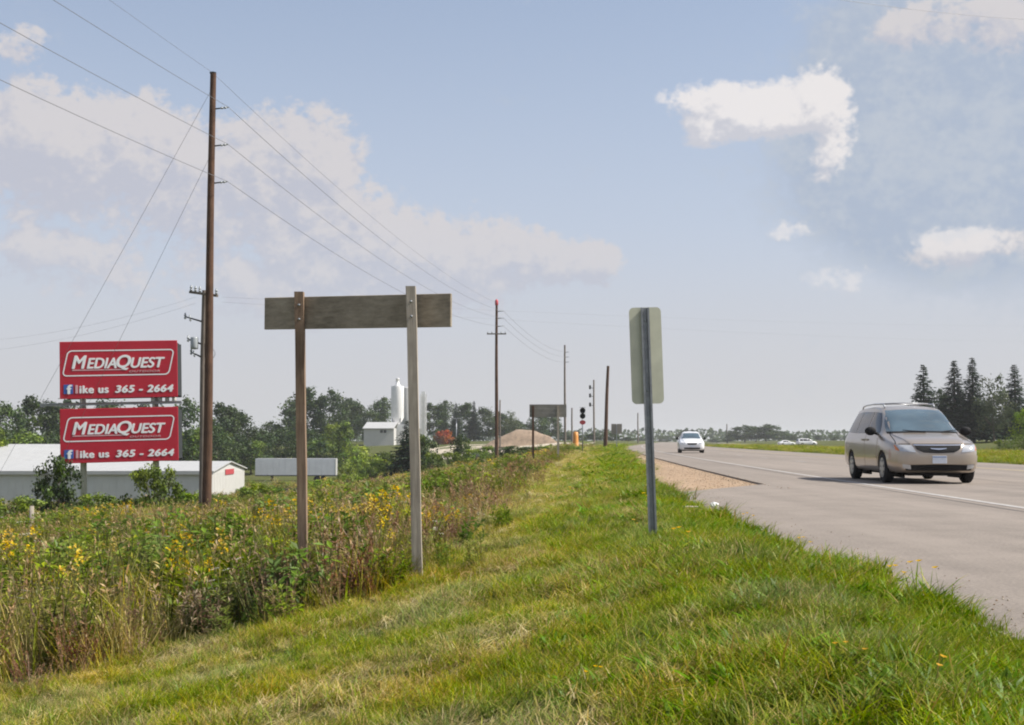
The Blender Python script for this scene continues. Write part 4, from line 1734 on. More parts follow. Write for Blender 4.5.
BD = 80.0
bx = (122.5 - 512) / FPX * BD
bz = gz(bx, BD)
bill = empty('billboard', (bx, BD, bz), 'two-tier red billboard with white lettering above the white shed', 'billboard')
PXM = BD / FPX
zpix = lambda y: EYE + (441 - y) * PXM - bz
W2 = 57.0 * PXM
for x, yy in ((-.325 * 115 * PXM, 1.0), (.29 * 115 * PXM, 1.0)):
    mb = MB()
    mb.tube([(x, yy, -.6), (x, yy, zpix(345))], .19, 14)
    mb.build('post', M['cream_post'], bill, True)
q = PXM * 115.2 / 550.0
for (yt, yb, which) in ((341, 398, 'upper'), (408, 462, 'lower')):
    zt, zb_ = zpix(yt), zpix(yb)
    for side in (0, 1):
        mb = MB()
        if side == 0:
            mb.box(-W2, W2, 0, .10, zb_, zt)
        else:
            mb.box(-W2, W2, 2.7, 2.8, zb_ + .05, zt - .06)
        face = mb.build('sign_face', M['red_face'] if side == 0 else M['dark_steel'], bill)
        bevel(face, .015, 1)
        if side == 0:
            face['label'] = '%s red billboard face with white lettering' % which
            cx = lambda c: (c - 330) * q
            h_ = zt - zb_
            rows = 264.0
            cz = lambda r: zt - (r - 58) / rows * h_
            # rounded slanted outline
            pts = []
            def arc(cx_, cz_, r_, a0, a1, n=6):
                for i in range(n + 1):
                    t = R(a0 + (a1 - a0) * i / n)
                    pts.append((cx_ + r_ * math.cos(t), cz_ + r_ * math.sin(t)))
            L_, R_, T_, B_ = cx(84), cx(574), cz(101), cz(216)
            rr = .24
            arc(R_ - rr, T_ - rr, rr, 90, 0)
            arc(R_ - rr, B_ + rr, rr, 0, -90)
            arc(L_ + rr, B_ + rr, rr, 270, 180)
            arc(L_ + rr, T_ - rr, rr, 180, 90)
            zm = (T_ + B_) / 2
            pts = [(x + (z - zm) * .22, z) for x, z in pts]
            mb = MB()
            n = len(pts)
            v = []
            for i in range(n):
                a = Vector((pts[i][0], 0, pts[i][1]))
                pr = Vector((pts[i - 1][0], 0, pts[i - 1][1]))
                nx = Vector((pts[(i + 1) % n][0], 0, pts[(i + 1) % n][1]))
                t = (nx - pr).normalized()
                nn_ = Vector((t.z, 0, -t.x))
                v += [(a + nn_ * .035) + Vector((0, -.012, 0)), (a - nn_ * .035) + Vector((0, -.012, 0))]
            f = [(2 * i, 2 * i + 1, (2 * i + 3) % (2 * n), (2 * i + 2) % (2 * n)) for i in range(n)]
            mb.add(v, f)
            mb.build('outline', M['white_vinyl'], face)
            WV = M['white_vinyl']
            put_text(face, WV, 'M', cx(116), cx(180), cz(183), cz(124), 0, .25, .035)
            put_text(face, WV, 'EDIA', cx(184), cx(318), cz(183), cz(136), 0, .25, .035)
            put_text(face, WV, 'Q', cx(320), cx(385), cz(192), cz(124), 0, .25, .035)
            put_text(face, WV, 'UEST', cx(386), cx(542), cz(183), cz(136), 0, .25, .035)
            put_text(face, M['pink_vinyl'], 'l', cx(131), cx(139), cz(297), cz(260), 0, 0, .02)
            put_text(face, WV, 'ike us', cx(150), cx(280), cz(297), cz(263), 0, 0, .05, 1.1)
            put_text(face, WV, '365 - 2664', cx(314), cx(580), cz(297), cz(265), 0, .18, .055, 1.1)
            put_text(face, M['pink_vinyl'], 'OUTDOOR', cx(378), cx(520), cz(204), cz(195), 0, .25, .02, 1.15)
            mb = MB()
            mb.box(cx(115), cx(368), -.014, -.002, cz(193), cz(188))
            mb.build('underline', M['pink_vinyl'], face)
            mb = MB()
            mb.box(cx(76), cx(119), -.016, -.002, cz(299), cz(256))
            mb.build('emblem', M['blue_vinyl'], face)
            put_text(face, WV, 'f', cx(92), cx(112), cz(299), cz(259), -.018, 0, .045, 1.0, 'emblem_letter')
    mb = MB()
    for x in (-W2 + .06, W2 - .06):
        mb.box(x - .05, x + .05, .103, 2.697, zb_ + .12, zt - .12)
    for x in np.linspace(-W2 + .6, W2 - .6, 7):
        mb.box(x - .05, x + .05, .103, .28, zb_ + .05, zt - .05)
    mb.build('frame', M['dark_steel'], bill)
mb = MB()
zw = zpix(404.5)
mb.box(-W2 - 1.2, W2 + .2, .25, .8, zw, zw + .09)
for x in np.linspace(-W2 - 1.1, W2 + .1, 8):
    mb.box(x - .03, x + .03, .15, 1.2, zw - .07, zw - .005)
mb.tube([(-W2 - 1.2, .2, zw + .12), (W2 + .2, .2, zw + .12)], .035, 6)
mb.build('catwalk', M['galv'], bill)
mb = MB()
for k in range(4):
    x = W2 - 1.5 + k * .42
    mb.lathe([(.03, 0), (.13, .05), (.13, .25), (.05, .3)], 10, Matrix.Translation((x, .35, zw + .10)))
mb.build('flood_lamp', M['cream_post'], bill, True)
bill.rotation_euler = (0, R(-1.5), R(9))


# ------------------------------------------------------------------ buildings
def ribbed_wall(mb, x0, x1, y, z0, z1, face=-1, pitch=.6):
    """A wall of ribbed metal sheet standing in X at depth y."""
    mb.box(x0, x1, y, y + .08, z0, z1)
    x = x0 + pitch / 2
    while x < x1 - .05:
        mb.box(x - .035, x + .035, y - .035, y - .001, z0 + .02, z1 - .02)
        x += pitch


SH = 165.0
sx1 = (213 - 512) / FPX * SH
gzs = -6.9
k = SH / FPX
shed = empty('metal_shed', (sx1, SH, gzs), 'long low white metal shed with a low-pitched roof behind the billboard', 'shed')
ez = EYE + (441 - 471) * k - gzs
DEP = 20.0
rz_ = EYE + (441 - 461) * (SH + DEP / 2) / FPX - gzs
mb = MB()
ribbed_wall(mb, -42, 0, 0, 0, ez - .2, pitch=.9)
mb.build('front_wall', M['metal_wall'], shed)
mb = MB()
mb.prism([Vector((0, .083, 0)), Vector((0, DEP, 0)), Vector((0, DEP, ez - .2)), Vector((0, DEP / 2, rz_ - .2)), Vector((0, .083, ez - .2))], (-.08, 0, 0))
y_ = .5
while y_ < DEP - .2:
    mb.box(.001, .03, y_ - .03, y_ + .03, .02, ez - .3)
    y_ += .9
mb.build('gable_wall', M['white_wall'], shed)
mb = MB()
mb.box(-42.3, .25, -.5, -.44, ez - .42, ez + .03)
mb.build('fascia', M['white_roof'], shed)
for s_, nm_ in ((0, 'near'), (1, 'far')):
    y0, y1 = (-.435, DEP / 2) if s_ == 0 else (DEP + .435, DEP / 2 + .002)
    mb = MB()
    mb.prism([Vector((-42.3, y0, ez)), Vector((-42.3, y1, rz_)), Vector((-42.3, y1, rz_ - .14)), Vector((-42.3, y0, ez - .14))], (42.6, 0, 0))
    for x in np.arange(-42, .3, .9):
        mb.prism([Vector((x, y0, ez + .016)), Vector((x, y1, rz_ + .016)), Vector((x, y1, rz_ + .002)), Vector((x, y0, ez + .002))], (.06, 0, 0))
    mb.build('roof', M['white_roof'], shed)
mb = MB()
mb.box(.035, .10, DEP / 2 - 2.6, DEP / 2 + 2.6, ez - .65, ez + .05)
mb.build('wall_sign', M['red_sign'], shed)
# taller part at the left with its own roof
sb = empty('metal_shed', ((62 - 512) / FPX * 182, 182, gzs + .1), 'taller white-roofed metal shed at the left edge behind the long shed', 'shed')
kk = 182 / FPX
ez2 = EYE + (441 - 462) * kk - gzs
rz2 = EYE + (441 - 445) * kk - gzs
mb = MB()
ribbed_wall(mb, -32, 4, 0, 0, ez2, pitch=.9)
mb.build('front_wall', M['metal_wall'], sb)
mb = MB()
mb.prism([Vector((-32.4, -.5, ez2)), Vector((-32.4, 9, rz2)), Vector((-32.4, 9, rz2 - .15)), Vector((-32.4, -.5, ez2 - .15))], (36.8, 0, 0))
for x in np.arange(-32, 4.3, .9):
    mb.prism([Vector((x, -.5, ez2 + .014)), Vector((x, 9, rz2 + .014)), Vector((x, 9, rz2 - .02)), Vector((x, -.5, ez2 - .02))], (.06, 0, 0))
mb.build('roof', M['white_roof'], sb)

# concrete plant: house, silo, second silo with ladder frame
PD = 420.0
kp = PD / FPX
hx = (379 - 512) * kp
hz = gz(hx, PD) - .2
zz = lambda y: EYE + (441 - y) * kp - hz
house = empty('plant_house', (hx, PD, hz), 'small white gabled plant house with a dark double window, left of the silo', 'building')
hw = 15 * kp
mb = MB()
mb.box(-hw, hw, 0, .12, 0, zz(428))
mb.box(-hw, -hw + .12, .123, 9, 0, zz(428))
mb.box(hw - .12, hw, .123, 9, 0, zz(428))
mb.build('wall', M['white_wall'], house)
mb = MB()
mb.prism([Vector((-hw - .4, -.5, zz(428.4))), Vector((-hw + .5, 4.5, zz(422))), Vector((-hw + .5, 4.5, zz(422) - .15)), Vector((-hw - .4, -.5, zz(428.4) - .2))], (2 * hw + .4, 0, 0))
mb.prism([Vector((-hw + .5, 4.5, zz(422))), Vector((-hw - .4, 9.5, zz(428.4))), Vector((-hw - .4, 9.5, zz(428.4) - .2)), Vector((-hw + .5, 4.5, zz(422) - .15))], (2 * hw + .4, 0, 0))
mb.build('roof', M['white_roof'], house)
for x in (.4, 1.5):
    mb = MB()
    mb.box(x, x + .9, -.06, -.003, zz(433), zz(430))
    w_ = mb.build('window', M['dark_window'], house)
    mb = MB()
    for (a, b, c, d) in ((x - .1, x, zz(433) - .1, zz(430) + .1), (x + .9, x + 1.0, zz(433) - .1, zz(430) + .1), (x, x + .9, zz(430), zz(430) + .1), (x, x + .9, zz(433) - .1, zz(433))):
        mb.box(a, b, -.09, -.003, c, d)
    mb.build('frame', M['white_wall'], w_)
sxc = (397.5 - 512) * kp
silo = empty('silo', (sxc * (PD + 14) / PD, PD + 14, hz), 'tall white cylindrical silo with a small vent on top', 'silo')
mb = MB()
rs_ = 6.6 * kp
mb.lathe([(rs_ * .45, zz(424)), (rs_, zz(417)), (rs_, zz(385.2)), (rs_ * .97, zz(384.6)), (rs_ * .3, zz(384.2))], 24)
s_ = mb.build('tank', M['silo'], silo, True)
smooth_by_angle(s_, 30)
mb = MB()
mb.lathe([(1.1, zz(385.2)), (1.1, zz(383.2)), (.6, zz(383)), (.55, zz(377.5)), (.62, zz(377.3)), (.62, zz(376.4)), (.2, zz(376.1))], 12)
mb.build('vent', M['silo'], silo, True)
for a in range(4):
    mb = MB()
    t = a * math.pi / 2 + .6
    mb.box(-.16, .16, -.16, .16, 0, zz(416), Matrix.Translation((math.cos(t) * rs_ * .9, math.sin(t) * rs_ * .9, 0)))
    mb.build('leg', M['galv'], silo)
mb = MB()
for i in range(12):
    mb.lathe([(rs_ * 1.012, zz(417) + 9.5 * i / 12 + .02), (rs_ * 1.012, zz(417) + 9.5 * i / 12 + .10)], 24)
mb.build('band', M['silo'], silo)
s2 = empty('silo', ((407.2 - 512) * kp * 1.05, PD + 20, hz), 'narrower white silo close behind the tall one, left of the grey sign post', 'silo')
mb = MB()
mb.lathe([(1.2, 0), (1.9, zz(424)), (1.9, zz(386)), (1.85, zz(385.5)), (.4, zz(384.5))], 18)
mb.build('tank', M['white_roof'], s2, True)
s3 = empty('silo', ((423 - 512) * kp * 1.05, PD + 22, hz), 'pale narrow bucket elevator tower right of the grey sign post', 'tower')
mb = MB()
for x, y in ((-.9, 0), (.9, 0), (-.9, 1.8), (.9, 1.8)):
    mb.box(x - .12, x + .12, y - .12, y + .12, 0, zz(392))
zc = 0
while zc < zz(396):
    mb.tube([(-.9, 0, zc), (.9, 0, zc + 1.5)], .07, 5)
    mb.tube([(.9, 0, zc), (-.9, 0, zc + 1.5)], .07, 5)
    zc += 1.6
mb.build('frame', M['silo'], s3)
mb = MB()
mb.box(-.6, .6, .4, 1.4, .4, zz(389))
mb.build('chute', M['silo'], s3)
hop = empty('hopper', ((393 - 512) * kp * 1.025, PD + 10, hz), 'pale concrete hopper at the foot of the tall silo', 'hopper')
mb = MB()
mb.prism([Vector((-2.4, 0, zz(424))), Vector((6.5, 0, zz(424))), Vector((3.8, 0, zz(430))), Vector((3.8, 0, 0)), Vector((-2.0, 0, 0)), Vector((-2.0, 0, zz(431)))], (0, 3.5, 0))
mb.build('bin', M['silo'], hop)

# white semitrailer
TD = 262.0
kt = TD / FPX
tx = (296 - 512) * kt
tz = gz(tx, TD)
tzz = lambda y: EYE + (441 - y) * kt - tz
trailer = empty('semitrailer', (tx, TD, tz), 'white box semitrailer parked in the hollow behind the brown sign post', 'trailer')
tw = 40 * kt
zb0, zt0 = tzz(475), tzz(458.5)
mb = MB()
mb.box(-tw, tw - .05, 0, 2.6, zb0, zt0)
bx_ = mb.build('box', M['trailer_white'], trailer)
mb = MB()
n = 13
for i in range(n + 1):
    x = -tw + .1 + (2 * tw - .3) * i / n
    mb.box(x - .03, x + .03, -.012, -.001, zb0 + .1, zt0 - .1)
mb.build('side_rib', M['trailer_white'], trailer)
mb = MB()
mb.box(-tw - .04, tw + .04, -.06, 2.66, zb0 - .2, zb0 - .003)
mb.build('floor_rail', M['dark_steel'], trailer)
mb = MB()
mb.box(tw - .047, tw + .05, -.02, 2.62, zb0, zt0)
mb.build('rear_door', M['white_roof'], trailer)
for x in (tw - 3.8, tw - 2.6):
    for y in (.25, 2.05):
        mb = MB()
        mb.lathe([(.2, 0), (.5, .03), (.52, .1), (.52, .3), (.5, .37), (.2, .4)], 18, Matrix.Translation((x, y - .2, .52)), 'Y')
        mb.build('wheel', M['rubber'], trailer, True)
for y in (.5, 2.0):
    mb = MB()
    mb.box(-tw + 3.0, -tw + 3.2, y, y + .2, 0.05, zb0 - .2)
    mb.box(-tw + 2.85, -tw + 3.35, y - .1, y + .3, 0, .05)
    mb.build('landing_leg', M['dark_steel'], trailer)
# dumped tyres on the grass
TR = 150.0
for i, (px, py) in enumerate([(281, 489), (286, 488), (290, 490), (294, 488), (298, 490)]):
    X = (px - 512) / FPX * TR
    t = empty('tyre', (X, TR + i * .2, gz(X, TR) + .62), 'black dumped tyre lying in the weeds in front of the semitrailer', 'tyre', 'dumped tyres in front of the semitrailer')
    mb = MB()
    m_ = Matrix.Rotation(R(14 + 9 * (i % 3)), 4, 'X')
    for (r0, r1, h0, h1) in ((.26, .46, -.12, .12),):
        prof = [(.26, -.10), (.34, -.14), (.44, -.12), (.47, -.05), (.47, .05), (.44, .12), (.34, .14), (.26, .10), (.26, -.10)]
        nv = 18
        v = []
        for r_, h in prof[:-1]:
            for a in range(nv):
                v.append(m_ @ Vector((r_ * math.cos(a * 2 * math.pi / nv), r_ * math.sin(a * 2 * math.pi / nv), h)))
        npf = len(prof) - 1
        f = [(j * nv + a, j * nv + (a + 1) % nv, ((j + 1) % npf) * nv + (a + 1) % nv, ((j + 1) % npf) * nv + a) for j in range(npf) for a in range(nv)]
        mb.add(v, f)
    mb.build('tread', M['rubber'], t, True)

# dirt pile and pale yard
patch('gravel_yard', [((430 - 512) / FPX * 300, 300), ((500 - 512) / FPX * 290, 290), ((560 - 512) / FPX * 270, 270), ((586 - 512) / FPX * 265, 265),
                      ((600 - 512) / FPX * 360, 360), ((560 - 512) / FPX * 370, 370), ((500 - 512) / FPX * 380, 380), ((430 - 512) / FPX * 380, 380)], M['pale_gravel'], .08)
patch('dirt_track', [((342 - 512) / FPX * 150, 150), ((352 - 512) / FPX * 175, 175), ((360 - 512) / FPX * 200, 200), ((372 - 512) / FPX * 230, 230),
                     ((380 - 512) / FPX * 230, 230), ((368 - 512) / FPX * 200, 200), ((360 - 512) / FPX * 175, 175), ((352 - 512) / FPX * 150, 150)], M['pale_gravel'], .1)
DD = 345.0
kd = DD / FPX
pxc = (521 - 512) * kd
zb_ = gz(pxc, DD)
mb = MB()
nu, nv = 40, 24
Lx, Ly = 45 * kd, 8.0
top = EYE + (441 - 430.2) * kd - zb_
V = []
for j in range(nv + 1):
    for i in range(nu + 1):
        x = -Lx + 2 * Lx * i / nu
        y = -Ly + 2 * Ly * j / nv
        fx = np.clip((1 - abs(x - 1.2) / Lx) * 1.25, 0, 1)
        fy = np.clip((1 - abs(y) / Ly) * 1.8, 0, 1)
        h = top * min(fx, fy) ** .9 * (0.86 + .3 * float(fbm(x * .2, y * .25, 77))) + (float(fbm(x, y, 78)) - .5) * .3
        edge = min(1, 3 * min(1 - abs(x) / Lx, 1 - abs(y) / Ly))
        V.append((x, y, h * max(0, edge) - .15))
mb.add(V, [(j * (nu + 1) + i, j * (nu + 1) + i + 1, (j + 1) * (nu + 1) + i + 1, (j + 1) * (nu + 1) + i) for j in range(nv) for i in range(nu)])
o = mb.build('dirt_pile', M['dirt'], None, True)
o.location = (pxc, DD, zb_)
tag(o, 'wide low pile of brown dirt in the gravel yard behind the distant sign', 'dirt pile')


# ------------------------------------------------------------------ wooden sign seen from behind
SD = 12.4
rp = at(419, 566, SD)
rp.z = gz(rp.x, SD)
lp = at(305, 556, 12.9)
lp.z = gz(lp.x, 12.9)
wsign = empty('wooden_sign', (rp.x, rp.y, rp.z), 'blank weathered plank sign on two wooden posts, seen from behind', 'sign')
tr = at(411, 286.5, SD) - rp
tl = at(299.5, 292, 12.9) - rp
bl = lp - rp
mb = MB()


def square_post(mb, a, b, s):
    a = Vector(a)
    b = Vector(b)
    d = (b - a)
    n = 8
    v = []
    for i in range(n + 1):
        p = a + d * (i / n)
        wob = .002 * math.sin(i * 2.1)
        for sx, sy in ((-1, -1), (1, -1), (1, 1), (-1, 1)):
            v.append(p + Vector((sx * s / 2 + wob, sy * s / 2, 0)))
    f = [(i * 4 + k, i * 4 + (k + 1) % 4, (i + 1) * 4 + (k + 1) % 4, (i + 1) * 4 + k) for i in range(n) for k in range(4)]
    f += [(3, 2, 1, 0), (n * 4, n * 4 + 1, n * 4 + 2, n * 4 + 3)]
    mb.add(v, f)


square_post(mb, Vector((0, 0, -.4)), tr, .092)
pr = mb.build('post', M['post_grey'], wsign)
pr['label'] = 'grey weathered post'
mb = MB()
square_post(mb, bl + Vector((0, 0, -.4)), tl, .088)
pl = mb.build('post', M['post_brown'], wsign)
pl['label'] = 'brown weathered post'
# plank behind the posts
a = at(261.5, 313, 13.02) - rp
b = at(448.5, 309.5, 12.36) - rp
d = (b - a)
dn = d.normalized()
nrm = Vector((-dn.y, dn.x, 0)).normalized()
up = dn.cross(nrm) * -1
up = Vector((0, 0, 1))
off = nrm * .055
h = 33 / FPX * 12.7 / 2
mb = MB()
o_ = [a + off - up * h, b + off - up * h, b + off + up * h, a + off + up * h]
mb.prism(o_, nrm * .035)
bo = mb.build('board', M['board'], wsign)
bevel(bo, .004, 1)
for base, top_, zc in ((Vector((0, 0, 0)), tr, 0), (bl, tl, 0)):
    for s in (-.07, .07):
        ctr = (a + d * (((top_.x + base.x) / 2 - a.x) / d.x))
        zt = ctr.z + s
        f_ = (zt - base.z) / (top_.z - base.z)
        p = base.lerp(top_, f_)
        mb = MB()
        mb.lathe([(.012, 0), (.012, .012), (.006, .016)], 8, Matrix.Translation((p.x, p.y - .045, p.z)) @ Matrix.Rotation(R(90), 4, 'X'))
        mb.build('bolt', M['galv'], wsign)

# ------------------------------------------------------------------ small metal sign, back side
QD = 12.4
fp = at(652.5, 520, QD)
fp.z = gz(fp.x, QD)
ms = empty('road_sign', (fp.x, fp.y, fp.z), 'small upright road sign with rounded corners on a steel channel post, seen from behind', 'sign')
tp = at(644.5, 308, QD) - fp
axis = (tp).normalized()
mb = MB()
prof = [(-.040, -.010), (-.022, -.010), (-.016, .022), (.016, .022), (.022, -.010), (.040, -.010), (.040, -.004), (.026, -.004), (.019, .028), (-.019, .028), (-.026, -.004), (-.040, -.004)]
n = 10
v = []
for i in range(n + 1):
    p = axis * (-.35) + (tp - axis * (-.35)) * (i / n)
    for x, y in prof:
        v.append(p + Vector((x, y - .03, 0)))
m_ = len(prof)
f = [(i * m_ + k, i * m_ + (k + 1) % m_, (i + 1) * m_ + (k + 1) % m_, (i + 1) * m_ + k) for i in range(n) for k in range(m_)]
f += [tuple(range(m_))[::-1], tuple(range(n * m_, (n + 1) * m_))]
mb.add(v, f)
mb.build('post', M['post_steel'], ms)
# panel
ctr = (at(646.5, 355.5, QD) - fp)
pw, ph, rc = .152, .455, .045
out = []
for cx_, cz_, a0 in ((pw - rc, ph - rc, 0), (-pw + rc, ph - rc, 90), (-pw + rc, -ph + rc, 180), (pw - rc, -ph + rc, 270)):
    for i in range(7):
        t = R(a0 + 15 * i)
        out.append(Vector((cx_ + rc * math.cos(t), 0, cz_ + rc * math.sin(t))))
rotp = Matrix.Translation(ctr) @ Matrix.Rotation(-math.atan2(-axis.x, axis.z), 4, 'Y') @ Matrix.Rotation(R(4), 4, 'Z')
mb = MB()
mb.prism([p + Vector((0, .002, 0)) for p in out], (0, .004, 0), rotp)
pn = mb.build('panel', M['sign_back'], ms)
for z in (-.33, .33):
    mb = MB()
    mb.lathe([(.011, 0), (.011, .01), (.006, .014)], 8, Matrix.Translation(ctr + axis * z + Vector((0, -.008, 0))) @ Matrix.Rotation(R(90), 4, 'X'))
    mb.build('bolt', M['galv'], ms)


# ------------------------------------------------------------------ distant signs
ED = 86.0
ke = ED / FPX
ex = (548 - 512) * ke
ezb = gz(ex, ED)
es = empty('road_sign', (ex, ED, ezb), 'distant wide dark sign back on two posts in front of the dirt pile', 'sign')
ezz = lambda y: EYE + (441 - y) * ke - ezb
for x, mt in ((-15 * ke, M['pole_wood']), (10 * ke, M['post_grey'])):
    mb = MB()
    mb.box(x - .07, x + .07, -.07, .07, -.3, ezz(406))
    mb.build('post', mt, es)
for i in range(3):
    y0 = 404.5 + (417.3 - 404.5) * i / 3
    y1 = 404.5 + (417.3 - 404.5) * (i + 1) / 3
    mb = MB()
    mb.box(-18.5 * ke, 18.5 * ke, .075, .11 + .006 * (i % 2), ezz(y1) + .002, ezz(y0) - .002)
    mb.build('plank', M['dark_back'], es)

FD = 112.0
kf = FD / FPX
fx_ = (582.5 - 512) * kf
fzb = gz(fx_, FD)
fs = empty('signal_post', (fx_, FD, fzb), 'slim post with two dark signal heads and a small red sign, beside the orange marker', 'signal')
fz = lambda y: EYE + (441 - y) * kf - fzb
mb = MB()
mb.tube([(0, 0, -.2), (0, 0, fz(408))], .05, 10)
mb.build('post', M['galv'], fs, True)
for y in (410.7, 416.2):
    mb = MB()
    mb.lathe([(.02, -.08), (.22, -.07), (.24, 0), (.24, .10), (.21, .12), (.19, .06)], 18, Matrix.Translation((0, -.12, fz(y))) @ Matrix.Rotation(R(90), 4, 'X'))
    mb.build('signal_head', M['black_plastic'], fs, True)
    mb = MB()
    mb.box(-.25, .25, -.24, .02, fz(y) + .245, fz(y) + .27)
    mb.build('visor', M['black_plastic'], fs)
mb = MB()
mb.prism([Vector((.27 * math.cos(R(22.5 + 45 * i)), -.1, .2 * math.sin(R(22.5 + 45 * i)) + fz(422.5))) for i in range(8)], (0, .03, 0))
mb.build('panel', M['red_sign'], fs)

GD = 190.0
kg = GD / FPX
gx_ = (575.5 - 512) * kg
om = empty('road_barrel', (gx_, GD, gz(gx_, GD)), 'orange traffic barrel standing in the grass by the signal post', 'barrel')
gb = om.location.z
mb = MB()
zt = EYE + (441 - 432) * kg - gb
mb.lathe([(.46, 0), (.46, .08), (.42, .09), (.41, zt * .45), (.40, zt * .46), (.39, zt * .75), (.38, zt * .76), (.36, zt - .05), (.2, zt)], 18)
ob_ = mb.build('shell', M['orange'], om, True)
mb = MB()
mb.tube([(-.08, 0, zt), (-.06, 0, zt + .08), (.06, 0, zt + .08), (.08, 0, zt)], .015, 6)
mb.build('handle', M['orange'], om, True)

RD = 175.0
kr = RD / FPX
rx = (616.5 - 512) * kr
rzb = gz(rx, RD)
rs3 = empty('road_sign', (rx, RD, rzb), 'small dark double sign back right of the reddish-brown pole', 'sign')
for s in (-1, 1):
    mb = MB()
    mb.box(s * .37 - .34, s * .37 + .34, 0, .03, EYE + (441 - 434) * kr - rzb, EYE + (441 - 424) * kr - rzb)
    mb.build('panel', M['dark_back'], rs3)
mb = MB()
mb.box(-.05, .05, -.10, -.003, -.3, EYE + (441 - 425) * kr - rzb)
mb.build('post', M['galv'], rs3)
# slim marker posts along the far gravel edge
for px, ty, D in ((500, 400, 260), (432, 0, 0)):
    if D:
        X = (px - 512) / FPX * D
        o = pole_thing('utility_pole', 'thin pale pole just right of the second brown utility pole', X, D, gz(X, D), EYE + (441 - ty) / FPX * D - gz(X, D), .16, .12, M['pole_wood_grey'])
# lamp post with a short cross head by the parked car
X = (456.5 - 512) / FPX * 330
lz = gz(X, 330)
lpst = empty('lamp_post', (X, 330, lz), 'slim grey lamp post with a short double head left of the parked silver car', 'lamp post')
hh = EYE + (441 - 419) / FPX * 330 - lz
mb = MB()
mb.tube([(0, 0, -.2), (0, 0, hh)], [.12, .08], 8)
mb.build('post', M['galv'], lpst, True)
for s in (-1, 1):
    mb = MB()
    mb.prism([Vector((s * .1, -.15, hh)), Vector((s * 1.2, -.15, hh + .1)), Vector((s * 1.25, -.15, hh + .25)), Vector((s * .1, -.15, hh + .2))], (0, .3, 0))
    mb.build('lamp_head', M['galv'], lpst)

# old fence posts at the left
for px, ty, by, D, lean, lab in ((33, 505, 532, 40, .03, 'short grey wooden fence post in the weeds at far left'), (130, 504, 518, 50, -.02, 'short grey fence post below the billboard lettering, in the weeds')):
    X = (px - 512) / FPX * D
    zb_ = gz(X, D)
    o = empty('fence_post', (X, D, zb_), lab, 'fence post', 'old fence posts')
    h = EYE + (441 - ty) / FPX * D - zb_
    mb = MB()
    mb.tube([(0, 0, -.3), (lean * .5, 0, h * .5), (lean, 0, h - .02), (lean, .01, h)], [.075, .07, .065, .05], 9)
    mb.build('post', M['post_grey'], o, True)

# litter at the road edge
rl = random.Random(3)
for px, py, s, mt, lab in ((713.5, 508.5, .055, 'litter', 'crumpled white bag in the grass at the road edge'), (690, 514.5, .06, 'cardboard', 'flat pale scrap of paper in the grass left of the crumpled bag')):
    D = 12.6 if mt == 'litter' else 12.9
    D = (EYE - .02) * FPX / (py - 441)
    X = (px - 512) / FPX * D
    bm = bmesh.new()
    bmesh.ops.create_icosphere(bm, subdivisions=3, radius=s)
    for v in bm.verts:
        k_ = rl.uniform(.75, 1.2)
        v.co *= k_
        v.co.z *= .75 if mt == 'litter' else .18
        v.co.x *= 1.0 if mt == 'litter' else 1.4
    me = bpy.data.meshes.new('litter')
    bm.to_mesh(me)
    bm.free()
    me.materials.append(M[mt])
    o = link('crumpled_bag' if mt == 'litter' else 'paper_scrap', me, None, (X, D, gz(X, D) + (.08 if mt == 'litter' else .09)))
    tag(o, lab, 'litter')


# ------------------------------------------------------------------ cars
def catmull(P, t):
    """P: array (n, k); t in [0, n-1]."""
    P = np.asarray(P, float)
    n = len(P)
    i = int(min(max(math.floor(t), 0), n - 2))
    f = t - i
    p0 = P[max(i - 1, 0)]
    p1 = P[i]
    p2 = P[i + 1]
    p3 = P[min(i + 2, n - 1)]
    return 0.5 * ((2 * p1) + (-p0 + p2) * f + (2 * p0 - 5 * p1 + 4 * p2 - p3) * f * f + (-p0 + 3 * p1 - 3 * p2 + p3) * f ** 3)


def half_section(row):
    x, zb, w, zs, ws, zr, wr, ch = row
    return [(0, zb), (w * .80, zb), (w * .955, zb + .07), (w * .995, zb + .24 * (zs - zb) + .04), (w, zb + .55 * (zs - zb)), (w * .99, zb + .82 * (zs - zb)),
            (ws, zs), (ws + (wr - ws) * .5 + .012, zs + (zr - ch - zs) * .5), (wr, zr - ch), (wr * .93, zr - ch * .42), (wr * .62, zr - ch * .10), (0, zr)]


